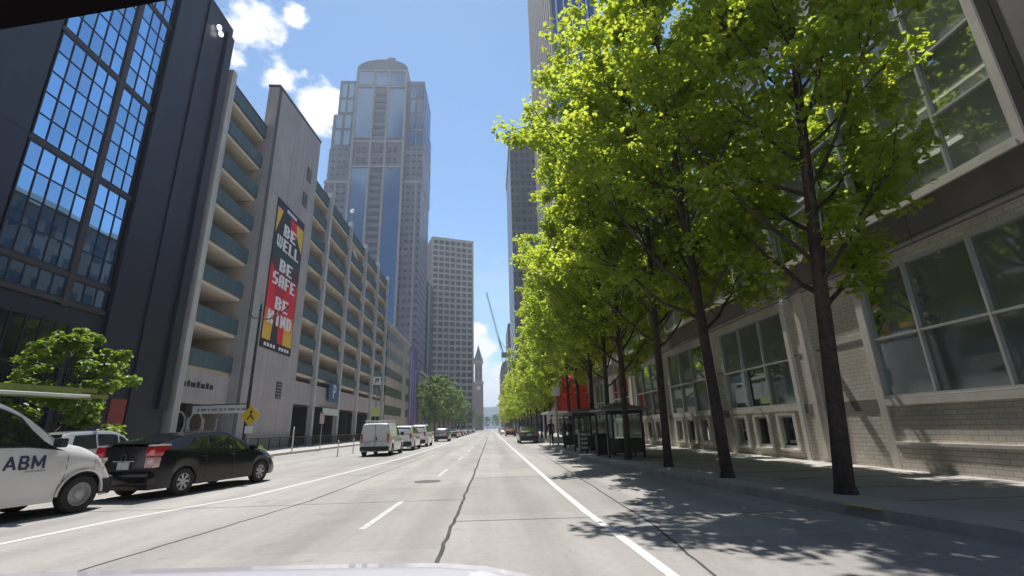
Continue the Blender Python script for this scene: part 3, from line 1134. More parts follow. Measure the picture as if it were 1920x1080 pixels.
for y, z in ((45.6, 28.2), (45.2, 25.0), (44.2, 5.2)):
    w = MB().box(XL + 0.652, XL + 0.70, y - 0.55, y + 0.55, z - 0.75, z + 0.75)
    w.build('vent_grille', mat('dark_vent', (0.085, 0.075, 0.075), 0.7, 0.1), tower)
    w = MB()
    for q in range(5):
        w.box(XL + 0.701, XL + 0.73, y - 0.5, y + 0.5, z - 0.65 + q * 0.28, z - 0.55 + q * 0.28)
    w.build('vent_grille', M_GREYMETAL, tower)
rl = MB()
for y0, y1, z in ((Y0, YA, 28.14), (YB, YC, 29.64)):
    rl.box(XL - 0.22, XL + 0.04, y0 + 0.6, y1 - 0.03, z, z + 0.10)
rl.build('roof_rail', mat('dark_rail', (0.06, 0.07, 0.075), 0.5, 0.1), gar)
rp = MB()
rp.prism([(66.0, 27.9), (75, 24.9), (75, 24.3), (66.0, 27.3)], 'x', XL - 6.0, XL - 0.25)
rp.build('ramp', M_SOFF, gar)
lp = thing('roof_lamp', 'white globe lamp on a thin mast at the garage roof edge', 'lamp', (XL + 0.1, 63, 30.6))
MB().cyl(XL + 0.1, 63, 30.602, 32.2, 0.07, 8).build('mast', M_GREYMETAL, lp)
MB().lathe([(0.001, -0.33), (0.22, -0.25), (0.33, 0), (0.22, 0.25), (0.001, 0.33)], 14, 'z', (XL + 0.1, 63, 32.5)).build('lamp_shade', mat('white_globe', (0.8, 0.8, 0.8), 0.4, 0), lp, 60)

# banner
XB = XL + 0.665
bn = thing('banner', 'tall BE WELL BE SAFE BE KIND banner hanging on the pale stair tower', 'banner', (XB, 43, 8.6))
by0, by1, bz0, bz1 = 39.55, 45.75, 8.5, 22.4


def ramp_mat(name, stops, z0, z1):
    """printed cloth whose ink changes up the banner"""
    m = bpy.data.materials.new(name)
    nt, N, L = nodes_of(m)
    b = N['Principled BSDF']
    b.inputs['Roughness'].default_value = 0.7
    tc = N.new('ShaderNodeTexCoord')
    sp = N.new('ShaderNodeSeparateXYZ')
    L.new(tc.outputs['Object'], sp.inputs[0])
    r = N.new('ShaderNodeMapRange')
    r.inputs['From Min'].default_value = z0
    r.inputs['From Max'].default_value = z1
    L.new(sp.outputs['Z'], r.inputs['Value'])
    cr = N.new('ShaderNodeValToRGB')
    e = cr.color_ramp.elements
    e[0].position, e[0].color = stops[0][0], (*stops[0][1], 1)
    e[1].position, e[1].color = stops[-1][0], (*stops[-1][1], 1)
    for p, c in stops[1:-1]:
        q = e.new(p)
        q.color = (*c, 1)
    L.new(r.outputs['Result'], cr.inputs['Fac'])
    L.new(cr.outputs['Color'], b.inputs['Base Color'])
    return m


H_ = bz1 - bz0
CH, TL, RD, YE, OR = (0.045, 0.035, 0.045), (0.03, 0.075, 0.085), (0.75, 0.03, 0.05), (0.80, 0.50, 0.07), (0.85, 0.25, 0.05)
MB().box(XB, XB + 0.05, by0, by1, bz0, bz1).build('panel', mat('banner_border', (0.02, 0.018, 0.02), 0.6, 0.1), bn)
pr = MB()
x0, x1 = XB + 0.052, XB + 0.056
a_, c_ = by0 + 0.12, by1 - 0.12
zlo, zhi = bz0 + 0.75, bz1 - 0.85
pr.box(x0, x1, a_, c_, zlo, zhi)
pr.cur = 1
pr.prism([(a_, zhi - 2.6), (a_ + 1.15, zhi), (a_, zhi)], 'x', x1 + 0.001, x1 + 0.003)
pr.prism([(c_, zhi - 2.6), (c_, zhi), (c_ - 1.7, zhi), (c_ - 1.5, zhi - 1.2)], 'x', x1 + 0.001, x1 + 0.003)
pr.cur = 2
pr.prism([(c_ - 3.1, zhi), (c_ - 2.7, zhi - 2.0), (c_ - 1.55, zhi - 1.6), (c_ - 1.72, zhi)], 'x', x1 + 0.001, x1 + 0.003)
pr.cur = 3
pr.prism([(a_, zlo), (a_ + 1.5, zlo), (a_ + 1.8, zlo + 2.6), (a_ + 1.0, zlo + 6.0), (a_, zlo + 7.0)], 'x', x1 + 0.001, x1 + 0.003)
pr.prism([(c_ - 1.9, zlo), (c_, zlo), (c_, zlo + 6.4), (c_ - 1.2, zlo + 4.8), (c_ - 2.0, zlo + 2.4)], 'x', x1 + 0.001, x1 + 0.003)
pr.cur = 2
pr.prism([(c_ - 3.0, zlo), (c_ - 1.92, zlo), (c_ - 2.02, zlo + 2.4), (c_ - 1.25, zlo + 4.9), (c_ - 1.6, zlo + 6.2), (c_ - 3.4, zlo + 3.6)], 'x', x1 + 0.001, x1 + 0.003)
pr.cur = 4
pr.box(x0, x1, a_, c_, zhi + 0.06, bz1 - 0.1)
g0 = 0.0
pr.build('print', [ramp_mat('banner_ink_ground', [(0.0, CH), (0.16, CH), (0.27, (0.35, 0.03, 0.05)), (0.40, (0.55, 0.02, 0.05)), (0.55, (0.10, 0.03, 0.05)), (0.64, TL), (0.75, CH), (1, CH)], bz0 - 8.6, bz1 - 8.6),
                   mat('banner_ink_yellow', YE, 0.7, 0.08), mat('banner_ink_red', RD, 0.7, 0.08),
                   ramp_mat('banner_ink_sunset', [(0.0, YE), (0.12, YE), (0.19, OR), (0.27, RD), (1.0, RD)], bz0 - 8.6, bz1 - 8.6),
                   mat('banner_ink_purple', (0.05, 0.03, 0.09), 0.7, 0.08)], bn)
lt = MB()
yc = (a_ + c_) / 2
XT = x1 + 0.005
for t, z, w in (('BE', 18.35, 2.5), ('WELL', 16.45, 5.0), ('BE', 14.3, 2.6), ('SAFE', 12.75, 4.9), ('BE', 10.95, 0.001)):
    if w > 0.01:
        block_text(lt, t, XT, yc, z, w, 1.5)
lt2 = [('BE', 11.2 + 0.45, 2.6), ('KIND', 10.0, 5.0)]
lt.v, lt.f, lt.m = [], [], []
for t, z, w in (('BE', 19.3, 2.7), ('WELL', 17.85, 4.9), ('BE', 15.8, 2.7), ('SAFE', 14.35, 4.8), ('BE', 12.2, 2.7), ('KIND', 10.75, 4.9)):
    block_text(lt, t, XT, yc, z + 0.0, w, 1.18)
lt.build('lettering', mat('white_banner_ink', (0.85, 0.84, 0.86), 0.6, 0.0), bn)
fp = MB()
for i in range(6):
    fp.box(XT, XT + 0.01, yc - 1.1 + i * 0.38, yc - 0.82 + i * 0.38, zhi + 0.22, zhi + 0.55)
for i in range(9):
    if i != 4:
        fp.box(XT, XT + 0.01, a_ + 0.5 + i * 0.58, a_ + 0.9 + i * 0.58, bz0 + 0.2, bz0 + 0.5)
fp.build('small_print', MATS['white_banner_ink'], bn)

# further left buildings
bb = thing('commercial_building', 'beige low building with dark window bands beyond the parking garage', 'building', (XL, 104, 0))
MB().box(XL - 18, XL, 91.3, 117.5, 0.1, 21.5).build('wall', grid_mat('beige_band_wall', (0.42, 0.36, 0.30), (0.05, 0.055, 0.06), 26.0, 3.6, 0.82, 0.5, 0.3, 5.0), bb)
MB().box(XL - 18, XL + 0.3, 91.2, 117.6, 21.5, 22.2).build('cornice', M_PIL, bb)
bb = thing('mural_building', 'building with a tall purple painted side between the beige block and the left trees', 'building', (XL, 124, 0))
MB().box(XL - 18, XL - 0.05, 117.8, 131.5, 0.1, 23.0).build('wall', mat('purple_mural_paint', (0.20, 0.11, 0.32), 0.8, 0.45, 0.12, streak=0.3), bb)
pm = MB()
for i, (y, w) in enumerate(((119, 2.0), (123, 1.2), (126.5, 2.2))):
    pm.box(XL - 0.048, XL + 0.02, y, y + w, 3.0, 21 - 2 * i)
pm.build('mural_stripe', mat('lilac_mural_paint', (0.42, 0.34, 0.60), 0.8, 0.3, 0.3), bb)
bb = thing('brick_building', 'grey brown block half hidden behind the trees on the left pavement', 'building', (XL, 170, 0))
MB().box(XL - 20, XL, 133, 205, 0.1, 17).build('wall', grid_mat('grey_brown_wall', (0.26, 0.22, 0.20), (0.04, 0.045, 0.05), 3.2, 3.8, 0.5, 0.5), bb)
MB().box(XL - 20, XL + 0.4, 132.8, 205.2, 17, 17.8).build('cornice', M_PIL, bb)
bb = thing('brick_building', 'long low red brick block at the far end behind the left trees', 'building', (XL, 260, 0))
MB().box(XL - 20, XL - 1, 210, 300, 0.1, 15).build('wall', grid_mat('red_brown_wall', (0.24, 0.15, 0.12), (0.04, 0.04, 0.045), 3.0, 3.7, 0.45, 0.5), bb)
MB().box(XL - 20, XL - 0.6, 209.8, 300.2, 15, 15.7).build('cornice', M_PIL, bb)

# mid-distance grid tower
tw = thing('office_tower', 'square office tower with a deep pale window grid, right of the tall arched skyscraper', 'skyscraper', (-32, 345, 0), rz=R(19), local=True)
W2, HH = 15.3, 139.0
MB().box(-W2, W2, -W2, W2, 0, HH - 3).build('glazing', mat('smoked_tower_glazing', (0.035, 0.036, 0.048), 0.25, 0.3, 0.3), tw)
lat = MB()
nc, nr_ = 7, 31
for i in range(nc + 1):
    x = -W2 + 2 * W2 * i / nc
    lat.box(x - 0.5, x + 0.5, -W2 - 0.9, -W2 - 0.01, 0, HH)
    lat.box(-W2 - 0.9, -W2 - 0.01, x - 0.5, x + 0.5, 0, HH)
    lat.box(W2 + 0.01, W2 + 0.9, x - 0.55, x + 0.55, 0, HH)
for i in range(nr_ + 1):
    z = HH * i / nr_
    lat.box(-W2 - 0.4, W2 + 0.4, -W2 - 0.75, -W2 - 0.012, z - 0.72, z + 0.72)
    lat.box(-W2 - 0.75, -W2 - 0.012, -W2 - 0.4, W2 + 0.4, z - 0.72, z + 0.72)
    lat.box(W2 + 0.012, W2 + 0.75, -W2 - 0.4, W2 + 0.4, z - 0.72, z + 0.72)
lat.build('concrete_grid', mat('pinkish_precast', (0.46, 0.385, 0.36), 0.8, 0.12, 0.2), tw)
MB().box(-W2 - 0.95, W2 + 0.95, -W2 - 0.95, W2 + 0.95, HH - 0.5, HH + 1.6).build('parapet', MATS['pinkish_precast'], tw)
MB().box(-6, 7, -6, 8, HH + 1.6, HH + 4).build('roof_plant', M_GREYMETAL, tw)
bb = thing('glass_building', 'slim blue-green glass block squeezed between the arched skyscraper and the grid tower', 'building', (-45, 300, 0))
MB().box(-48, -39.5, 300, 330, 0, 97).build('glass_wall', glass_mat('teal_block_glass', (0.35, 0.5, 0.55), (0.03, 0.06, 0.075), 0.1, 0.3), bb)
q = MB()
for i in range(4):
    q.box(-47.6 + i * 2.5, -46.9 + i * 2.5, 299.5, 299.99, 0, 97.5)
q.build('mullion', mat('pale_block_mullion', (0.5, 0.52, 0.52), 0.6, 0.05), bb)

# tall arched skyscraper
tw = thing('skyscraper', 'tallest tower, pinkish stone and blue glass with a barrel-arched crown', 'skyscraper', (-69, 260, 0), local=True)
M_PINK = mat('pinkish_granite', (0.215, 0.185, 0.215), 0.7, 0.1, 0.1)
M_WING = grid_mat('granite_wing_windows', (0.215, 0.185, 0.215), (0.05, 0.065, 0.09), 3.6, 4.6, 0.62, 0.42, 0.2)
M_TG = glass_mat('blue_grey_tower_glass', (0.26, 0.40, 0.60), (0.03, 0.06, 0.10), 0.08, 0.35)
z1, z2, z3, z4 = 150.0, 182.0, 200.0, 227.0
MB().box(-31.5, 27.5, 0, 38, 0, z1).box(-30.8, 28.2, 1, 37, z1, z2 - 8).build('shaft', M_WING, tw)
up = MB()
up.box(-30.5, 28.4, 1.5, 36, z2 - 8, z3)
up.box(-28.2, 27.6, 2, 35, z3, z4)
up.build('upper_shaft', M_PINK, tw)
wg = MB()
for zz0, zz1, xs in ((z2 - 5, z2 + 5.5, (-28.2, -22.6, 18.6, 23.6)), (z2 + 7.5, z3 - 1, (-28.2, -22.6, 18.6, 23.6)), (z3 + 2, z3 + 11.5, (-26.6, -22.0, 18.8, 23.4)), (z3 + 13.5, z4 - 3, (-26.6, -22.0, 18.8, 23.4))):
    for x in xs:
        wg.box(x, x + 3.7, 1.1, 1.6, zz0, zz1) if zz0 < z3 else wg.box(x, x + 3.4, 1.6, 2.1, zz0, zz1)
wg.box(28.405, 28.7, 6, 18, z2, z3 - 2).box(28.405, 28.7, 21, 33, z2, z3 - 2)
wg.box(27.605, 27.9, 6, 17, z3 + 2, z4 - 3).box(27.605, 27.9, 20, 32, z3 + 2, z4 - 3)
for k_ in range(0, len(wg.f), 6):
    q = MB()
    i0 = min(min(f) for f in wg.f[k_:k_ + 6])
    q.add(wg.v[i0:i0 + 8], [tuple(i - i0 for i in f) for f in wg.f[k_:k_ + 6]])
    q.build('window', M_TG, tw)
# central bay with the barrel crown
cb = MB()
n = 20
zs_ = 234.0
poly = [(-16.6, 0.0), (16.6, 0.0)] + [(16.6 * math.cos(math.pi * i / n), zs_ + 7.6 * math.sin(math.pi * i / n)) for i in range(n + 1)]
cb.prism(poly, 'y', -1.6, 34)
cb.build('central_bay', M_PINK, tw, 40)
gl = MB()
for x0_, x1_ in ((-15.2, -5.2), (5.2, 15.2)):
    for a0, a1 in ((0, 158), (180, 217.5), (220.5, 230.5)):
        gl.box(x0_, x1_, -2.1, -1.61, a0, a1)
gl.box(-4.0, 4.0, -2.0, -1.62, 220.5, 230.5)
gl.build('bay_glass', M_TG, tw)
cn = MB()
for zz in range(0, 157, 5):
    cn.box(-3.4, 3.4, -1.95, -1.61, zz + 1.2, zz + 3.4)
for zz in range(181, 216, 5):
    cn.box(-3.4, 3.4, -1.95, -1.61, zz + 1.0, zz + 3.2)
for x in (-13, -9.5, -2.4, 1.2, 6.2, 10):
    cn.box(x, x + 2.2, -1.95, -1.61, 162, 166).box(x, x + 2.2, -1.95, -1.61, 169.5, 173.5)
cn.build('bay_window_band', mat('dark_bay_glass', (0.06, 0.07, 0.09), 0.2, 0.2), tw)
rbm = MB()
for x in (-15.9, -4.6, 4.6, 15.9):
    rbm.box(x - 0.65, x + 0.65, -2.6, -1.63, 0, 232)
for zz in (158.5, 176.5, 218.5, 231.2):
    rbm.box(-16.5, 16.5, -2.5, -1.64, zz, zz + 1.3)
for x in (-25.2, 24.0):
    rbm.box(x, x + 1.1, -0.6, -0.01, 0, z1)
rbm.build('pale_rib', mat('pale_granite_rib', (0.40, 0.335, 0.335), 0.7, 0.08), tw)
MB().box(2.0, 7.0, 2, 9, 238, 246.5).build('roof_plant', M_PINK, tw)
MB().box(-31.9, 28.0, -0.4, 38.4, z1 - 1.2, z1 + 0.8).build('shoulder_cornice', MATS['pale_granite_rib'], tw)

# clock tower at the street's end
ct = thing('clock_tower', 'slender brick clock tower with a pointed green-grey spire at the end of the street', 'tower', (-11, 450, 0), local=True)
M_CTB = mat('tower_brick', (0.27, 0.19, 0.165), 0.8, 0.12, 0.4)
MB().box(-4.3, 4.3, -4.3, 4.3, 0, 43).build('lower_shaft', M_CTB, ct)
MB().box(-3.5, 3.5, -3.5, 3.5, 43, 63).build('upper_shaft', M_CTB, ct)
q = MB()
q.box(-4.9, 4.9, -4.9, 4.9, 42, 44).box(-4.5, 4.5, -4.5, 4.5, 61.5, 63.5)
for sx in (-1, 1):
    q.box(sx * 3.9 - 0.4, sx * 3.9 + 0.4, -4.3, -3.5, 63.5, 66)
q.build('cornice', mat('tower_stone', (0.38, 0.32, 0.29), 0.8, 0.1), ct)
q = MB()
q.add([(-4.2, -4.2, 63.5), (4.2, -4.2, 63.5), (4.2, 4.2, 63.5), (-4.2, 4.2, 63.5), (0, 0, 80)], [(0, 1, 4), (1, 2, 4), (2, 3, 4), (3, 0, 4), (3, 2, 1, 0)])
q.build('spire', mat('spire_slate', (0.14, 0.15, 0.15), 0.7, 0.15), ct)
q = MB()
q.lathe([(0.001, -4.45), (1.9, -4.45), (1.9, -4.32)], 20, 'y', (0, 0, 38))
q.build('clock_face', mat('clock_white', (0.6, 0.58, 0.52), 0.6, 0), ct)
q = MB()
for x in (-1.6, 1.6):
    for zz in (47, 53):
        q.box(x - 0.5, x + 0.5, -3.56, -3.501, zz, zz + 4)
q.build('louvre', M_DARKIN, ct)
q = MB().tube([(0, 0, 79.8), (0, 0, 83.5)], [0.15, 0.06], 6)
q.build('finial', M_BLACKMETAL, ct)

wh = thing('warehouse', 'long pale flat-roofed building at the foot of the distant hill', 'building', (-10, 1500, 0), local=True)
MB().box(-34, 40, 0, 60, 0, 62).build('wall', mat('pale_metal_wall', (0.5, 0.52, 0.55), 0.6, 0.1, 0.03), wh)
MB().box(-36, 42, -2, 62, 62, 66).build('roof', mat('white_roof', (0.7, 0.72, 0.75), 0.6, 0.05), wh)

# construction crane
cr = thing('construction_crane', 'tall lattice luffing crane against the sky above the right-hand trees', 'crane', (9, 300, 0))
jb = MB()
A, B_ = Vector((8.6, 300, 47)), Vector((-1.7, 300, 89))
ax = (B_ - A).normalized()
sd = Vector((ax.z, 0, -ax.x))
nb_ = 26
cs = []
for sx, sy in ((-.55, -.55), (.55, -.55), (.55, .55), (-.55, .55)):
    pa_, pb_ = A + sd * sx + Vector((0, sy, 0)), B_ + sd * sx * 0.6 + Vector((0, sy * 0.6, 0))
    cs.append((pa_, pb_))
    jb.bar(pa_, pb_, 0.2, 0.2)
for i in range(nb_):
    t0, t1 = i / nb_, (i + 1) / nb_
    for e in range(4):
        p, q = cs[e], cs[(e + 1) % 4]
        jb.bar(p[0].lerp(p[1], t0), q[0].lerp(q[1], t1), 0.11, 0.11)
jb.build('jib', mat('crane_paint', (0.42, 0.42, 0.44), 0.5, 0.1), cr)
ms = MB()
for sx, sy in ((-1, -1), (1, -1), (1, 1), (-1, 1)):
    ms.bar((9 + sx, 300 + sy, 0), (9 + sx, 300 + sy, 46), 0.25, 0.25)
for i in range(23):
    z = i * 2
    for p, q in (((-1, -1), (1, -1)), ((1, 1), (-1, 1)), ((-1, 1), (-1, -1)), ((1, -1), (1, 1))):
        ms.bar((9 + p[0], 300 + p[1], z), (9 + q[0], 300 + q[1], z + 2), 0.13, 0.13)
ms.build('mast', MATS['crane_paint'], cr)
MB().box(7.5, 13.5, 298.6, 301.4, 45, 48.2).build('machinery_deck', mat('crane_grey', (0.25, 0.25, 0.27), 0.6, 0.1), cr)
ap = MB()
ap.bar((9, 300, 48), (5.6, 300, 57.5), 0.5, 0.5).bar((12.5, 300, 48), (5.6, 300, 57.5), 0.3, 0.3).bar((5.6, 300, 57.5), (-1.5, 300, 88.5), 0.1, 0.1)
ap.build('a_frame', MATS['crane_paint'], cr)
hk = MB()
hk.bar((-1.7, 300, 88.8), (-1.7, 300, 84), 0.1, 0.1)
hk.build('hook_cable', M_BLACKMETAL, cr)

# ------------------------------------------------------------------ vehicles
M_TYRE = mat('tyre_rubber', (0.022, 0.022, 0.023), 0.85, 0.15, 8)
M_RIM = mat('silver_rim', (0.45, 0.45, 0.46), 0.35, 0.08, 6, metallic=0.7)
M_STEELRIM = mat('grey_steel_wheel', (0.42, 0.42, 0.43), 0.5, 0.1, 6, metallic=0.2)
M_CARGLASS = glass_mat('car_glass', (0.75, 0.8, 0.78), (0.014, 0.017, 0.017), 0.02, 0.12)
M_TAIL = mat('red_tail_lens', (0.42, 0.012, 0.02), 0.15, 0.1, 20, coat=1)
M_CLEAR = mat('clear_lamp_lens', (0.62, 0.60, 0.60), 0.1, 0.1, 20, coat=1)
M_TRIM = mat('black_plastic_trim', (0.02, 0.02, 0.022), 0.6, 0.15, 6)
M_PLATE = mat('number_plate', (0.45, 0.47, 0.50), 0.5, 0.15, 9)
M_CHROME = mat('chrome', (0.7, 0.7, 0.72), 0.12, 0.0, metallic=1)


def paint(name, col, metallic=0.0, rough=0.28):
    return mat(name, col, rough, 0.04, 1.5, metallic=metallic, coat=0.8)


def interp(tab, s):
    if s <= tab[0][0]:
        return tab[0][1]
    for (a, b), (c, d) in zip(tab, tab[1:]):
        if s <= c:
            t = (s - a) / (c - a)
            return b + (d - b) * t
    return tab[-1][1]


def smooth_tab(tab, k=0.10):
    def f(s):
        w = (-1, -.5, 0, .5, 1)
        return sum(interp(tab, s + q * k) for q in w) / 5
    return f


class Body:
    """car body lofted along s (front positive, 0 at the front axle), z up, x across"""

    def __init__(self, top, belt, W, s0, s1, wheels, ra, zl=0.2, wheel_z=0.33, tum=0.17, rear_round=0.25, front_round=0.6, nose_drop=None, rear_lean=None):
        self.top, self.belt = smooth_tab(top), (lambda s: interp(belt, s))
        self.W, self.s0, self.s1, self.wheels, self.ra, self.zl, self.wz, self.tum = W, s0, s1, wheels, ra, zl, wheel_z, tum
        self.rr, self.fr = rear_round, front_round
        self.gmax = max(interp(top, s) - interp(belt, s) for s in np.linspace(s0, s1, 60))
        self.rear_lean = rear_lean

    def w(self, s):
        W = self.W
        a = max(0, (self.s0 + self.rr - s) / self.rr)
        b = max(0, (s - (self.s1 - self.fr)) / self.fr)
        return W * (1 - 0.13 * a ** 2 - 0.30 * b ** 2.2)

    def section(self, s):
        w, zt = self.w(s), self.top(s)
        zb = min(self.belt(s), zt - 0.03)
        zl = self.zl
        for c in self.wheels:
            d = abs(s - c)
            if d < self.ra:
                zl = max(zl, self.wz + math.sqrt(self.ra ** 2 - d * d))
        zl = min(zl, zb - 0.06)
        g = max(0, min(1, (zt - zb) / self.gmax))
        wr = w * (0.94 - self.tum * g)
        e = 0.025 + 0.055 * g
        return [(w * 0.955, zl), (w * 0.995, zl + 0.3 * (zb - zl)), (w, zl + 0.62 * (zb - zl)), (w * 0.975, zb - 0.03), (w * 0.955, zb),
                (wr + 0.02 * g, zt - e - 0.02), (wr - 0.05, zt - e * 0.35), (wr * 0.62, zt - 0.008), (0, zt)]

    def pt(self, s, band, t):
        sec = self.section(s)
        a, b = sec[band], sec[band + 1]
        x, z = a[0] + (b[0] - a[0]) * t, a[1] + (b[1] - a[1]) * t
        return x, z

    def P(self, s, x, z):
        # rear faces lean forward with height
        if self.rear_lean:
            k = max(0, min(1, (self.s0 + 0.5 - s) / 0.5))
            s = s + k * interp(self.rear_lean, z)
        return (x, s, z)

    def shell(self):
        ss = set(np.linspace(self.s0, self.s1, 56).tolist())
        for c in self.wheels:
            for q in np.linspace(-self.ra, self.ra, 19):
                ss.add(c + q)
            ss.add(c - self.ra - 0.004)
            ss.add(c + self.ra + 0.004)
        ss = sorted(s for s in ss if self.s0 <= s <= self.s1)
        mb = MB()
        rows = []
        for s in ss:
            sec = self.section(s)
            r = [self.P(s, x, z) for x, z in sec] + [self.P(s, -x, z) for x, z in sec[-2::-1]]
            rows.append(r)
        mb.grid(rows)
        for r in (rows[0], rows[-1]):
            n = len(r)
            m = n // 2
            o = len(mb.v)
            mb.v += r
            for i in range(m):
                a, b, c, d = o + i, o + i + 1, o + n - 2 - i, o + n - 1 - i
                mb.f.append((a, b, c, d) if b != c else (a, b, d))
                mb.m.append(0)
        return mb

    def side_glass(self, side, bl, br, tl, tr, t0=0.10, t1=0.93, off=0.008, n=8, m=4):
        rows = []
        for i in range(n + 1):
            row = []
            for j in range(m + 1):
                u, v = i / n, j / m
                s = (bl + (br - bl) * u) * (1 - v) + (tl + (tr - tl) * u) * v
                x, z = self.pt(s, 4, t0 + (t1 - t0) * v)
                p = self.P(s, x + off, z + off * 0.3)
                row.append((p[0] * side, p[1], p[2]))
            rows.append(row)
        return MB().grid(rows)

    def top_glass(self, sa, sb, mg=0.05, off=0.008, n=8):
        """windscreen or rear window between stations sa..sb over the roof band"""
        rows = []
        for i in range(n + 1):
            s = sa + (sb - sa) * i / n
            sec = self.section(s)
            pts = [sec[6], sec[7], sec[8]]
            row = []
            sl = (self.top(s + 0.05) - self.top(s - 0.05)) / 0.1
            nz, ns = 1 / math.hypot(1, sl), -sl / math.hypot(1, sl)
            pts[0] = (pts[0][0] - mg * 0.4, pts[0][1])
            full = [(-x, z) for x, z in pts] + [(x, z) for x, z in pts[-2::-1]]
            for x, z in full:
                p = self.P(s, x, z + 0.004)
                row.append((p[0], p[1] + ns * off, p[2] + nz * off))
            rows.append(row)
        return MB().grid(rows)

    def panel(self, side, s0, s1, z0, z1, off=0.006, n=8, m=4):
        """a thin panel on the body side (mouldings, lettering field, lamps)"""
        rows = []
        for i in range(n + 1):
            s = s0 + (s1 - s0) * i / n
            sec = self.section(s)
            row = []
            for j in range(m + 1):
                z = z0 + (z1 - z0) * j / m
                x = sec[0][0]
                for (xa, za), (xb_, zb) in zip(sec[:-1], sec[1:]):
                    if za <= z <= zb:
                        x = xa + (xb_ - xa) * (z - za) / max(1e-6, zb - za)
                        break
                p = self.P(s, x + off, z)
                row.append((p[0] * side, p[1], p[2]))
            rows.append(row)
        return MB().grid(rows)


def add_wheels(root, body, rad, wid, rimmat, spokes=5, steel=False):
    first = None
    track = body.W - wid * 0.5 - 0.02
    for c in body.wheels:
        for sd in (1, -1):
            if first is None:
                t = MB()
                hw = wid / 2
                t.lathe([(rad * 0.62, -hw), (rad * 0.93, -hw), (rad, -hw * 0.7), (rad, hw * 0.7), (rad * 0.93, hw), (rad * 0.62, hw), (rad * 0.6, hw * 0.6), (rad * 0.6, -hw * 0.6), (rad * 0.62, -hw)], 28, 'x')
                w = t.build('wheel', M_TYRE, root, 40)
                r = MB()
                f = hw * 0.72
                if steel:
                    r.lathe([(rad * 0.62, f + 0.02), (rad * 0.58, f + 0.02), (rad * 0.54, f - 0.05), (rad * 0.30, f - 0.02), (rad * 0.24, f + 0.02), (rad * 0.12, f + 0.03), (0.001, f + 0.03)], 24, 'x')
                    for q in range(10):
                        a = 2 * math.pi * q / 10
                        r.lathe([(0.001, f - 0.028), (0.018, f - 0.028)], 8, 'x', (0.004, rad * 0.43 * math.cos(a), rad * 0.43 * math.sin(a)))
                else:
                    r.lathe([(rad * 0.62, f + 0.015), (rad * 0.56, f + 0.015), (rad * 0.54, f - 0.06)], 24, 'x')
                    r.lathe([(rad * 0.17, f - 0.03), (rad * 0.16, f + 0.01), (0.001, f + 0.012)], 16, 'x')
                    for q in range(spokes):
                        a = 2 * math.pi * q / spokes
                        r.bar((f - 0.01, 0, 0), (f - 0.005, rad * 0.57 * math.cos(a), rad * 0.57 * math.sin(a)), rad * 0.17, 0.03, (1, 0, 0))
                rb_ = r.build('rim', rimmat, w, 40)
                dsk = MB().lathe([(rad * 0.55, f - 0.07), (0.001, f - 0.07)], 20, 'x').build('brake_disc', M_TRIM, w)
                first = w
                o = w
            else:
                o = copy_tree(first, root)
            o.location = (sd * track, c, rad)
            o.rotation_euler = (0, 0, 0 if sd > 0 else math.pi)
    ub = MB()
    ub.box(-body.W * 0.7, body.W * 0.7, body.s0 + 0.15, body.s1 - 0.25, body.zl - 0.02, body.zl + 0.35)
    ub.build('underbody', M_TRIM, root)


def side_windows(root, b, wins):
    for bl, br, tl, tr in wins:
        for sd in (1, -1):
            b.side_glass(sd, bl, br, tl, tr).build('window', M_CARGLASS, root, 30)


def mirrors(root, b, s, z, m, size=0.1):
    for sd in (1, -1):
        x = b.w(s)
        q = MB().bbox(sd * (x - 0.02) - 0.0, sd * (x + 0.19), s - 0.06, s + 0.07, z - size * 0.75, z + size * 0.75, 0.03)
        q.build('mirror', m, root, 40)


def box_lamp(root, x0, x1, s0, s1, z0, z1, m, name, b=0.02):
    for sd in (1, -1):
        a, c = sorted((sd * x0, sd * x1))
        MB().bbox(a, c, s0, s1, z0, z1, b).build(name, m, root, 40)


def seams(root, b, ss, z0=0.3):
    q = MB()
    for s in ss:
        for sd in (1, -1):
            q2 = b.panel(sd, s - 0.006, s + 0.006, z0, b.belt(s) - 0.02, 0.003, 1, 6)
            merge(q, q2)
    q.build('door_seams', M_TRIM, root)


def handles(root, b, ss, z, m):
    for s in ss:
        for sd in (1, -1):
            x = b.w(s) * 0.985
            a, c = sorted((sd * (x - 0.01), sd * (x + 0.035)))
            MB().bbox(a, c, s - 0.1, s + 0.1, z - 0.018, z + 0.018, 0.012).build('handle', m, root, 40)


def vehicle_root(name, label, cat, x, y, head, group=None):
    """head: degrees clockwise from straight up the street"""
    return thing(name, label, cat, (x, y, 0), group, R(-head), True)


# ---- white work van at the left edge
h = 15
hx, hy = math.sin(R(h)), math.cos(R(h))
nx, ny = math.cos(R(h)), -math.sin(R(h))
TW = 0.74
vx, vy = -8.09 - nx * 0.82, 10.21 - ny * 0.82
van = vehicle_root('work_van', 'white work van lettered ABM with a ladder rack, cut off by the left edge', 'van', vx, vy, h, 'vehicles on the left side of the street')
M_VANW = paint('white_van_paint', (0.72, 0.71, 0.71))
vb = Body([(-3.75, 2.02), (-3.4, 2.10), (-1.9, 2.11), (-1.55, 2.06), (-1.25, 1.92), (-0.9, 1.665), (-0.62, 1.42), (-0.42, 1.30), (-0.1, 1.235), (0.15, 1.12), (0.42, 0.95), (0.62, 0.75), (0.72, 0.62)],
          [(-3.75, 1.28), (-1.0, 1.24), (-0.45, 1.16), (0.2, 1.05), (0.7, 0.6)], 0.90, -3.75, 0.72, (-2.85, 0.0), 0.445, 0.26, 0.34, 0.17, 0.2, 0.8)
vb.shell().build('body', M_VANW, van, 35)
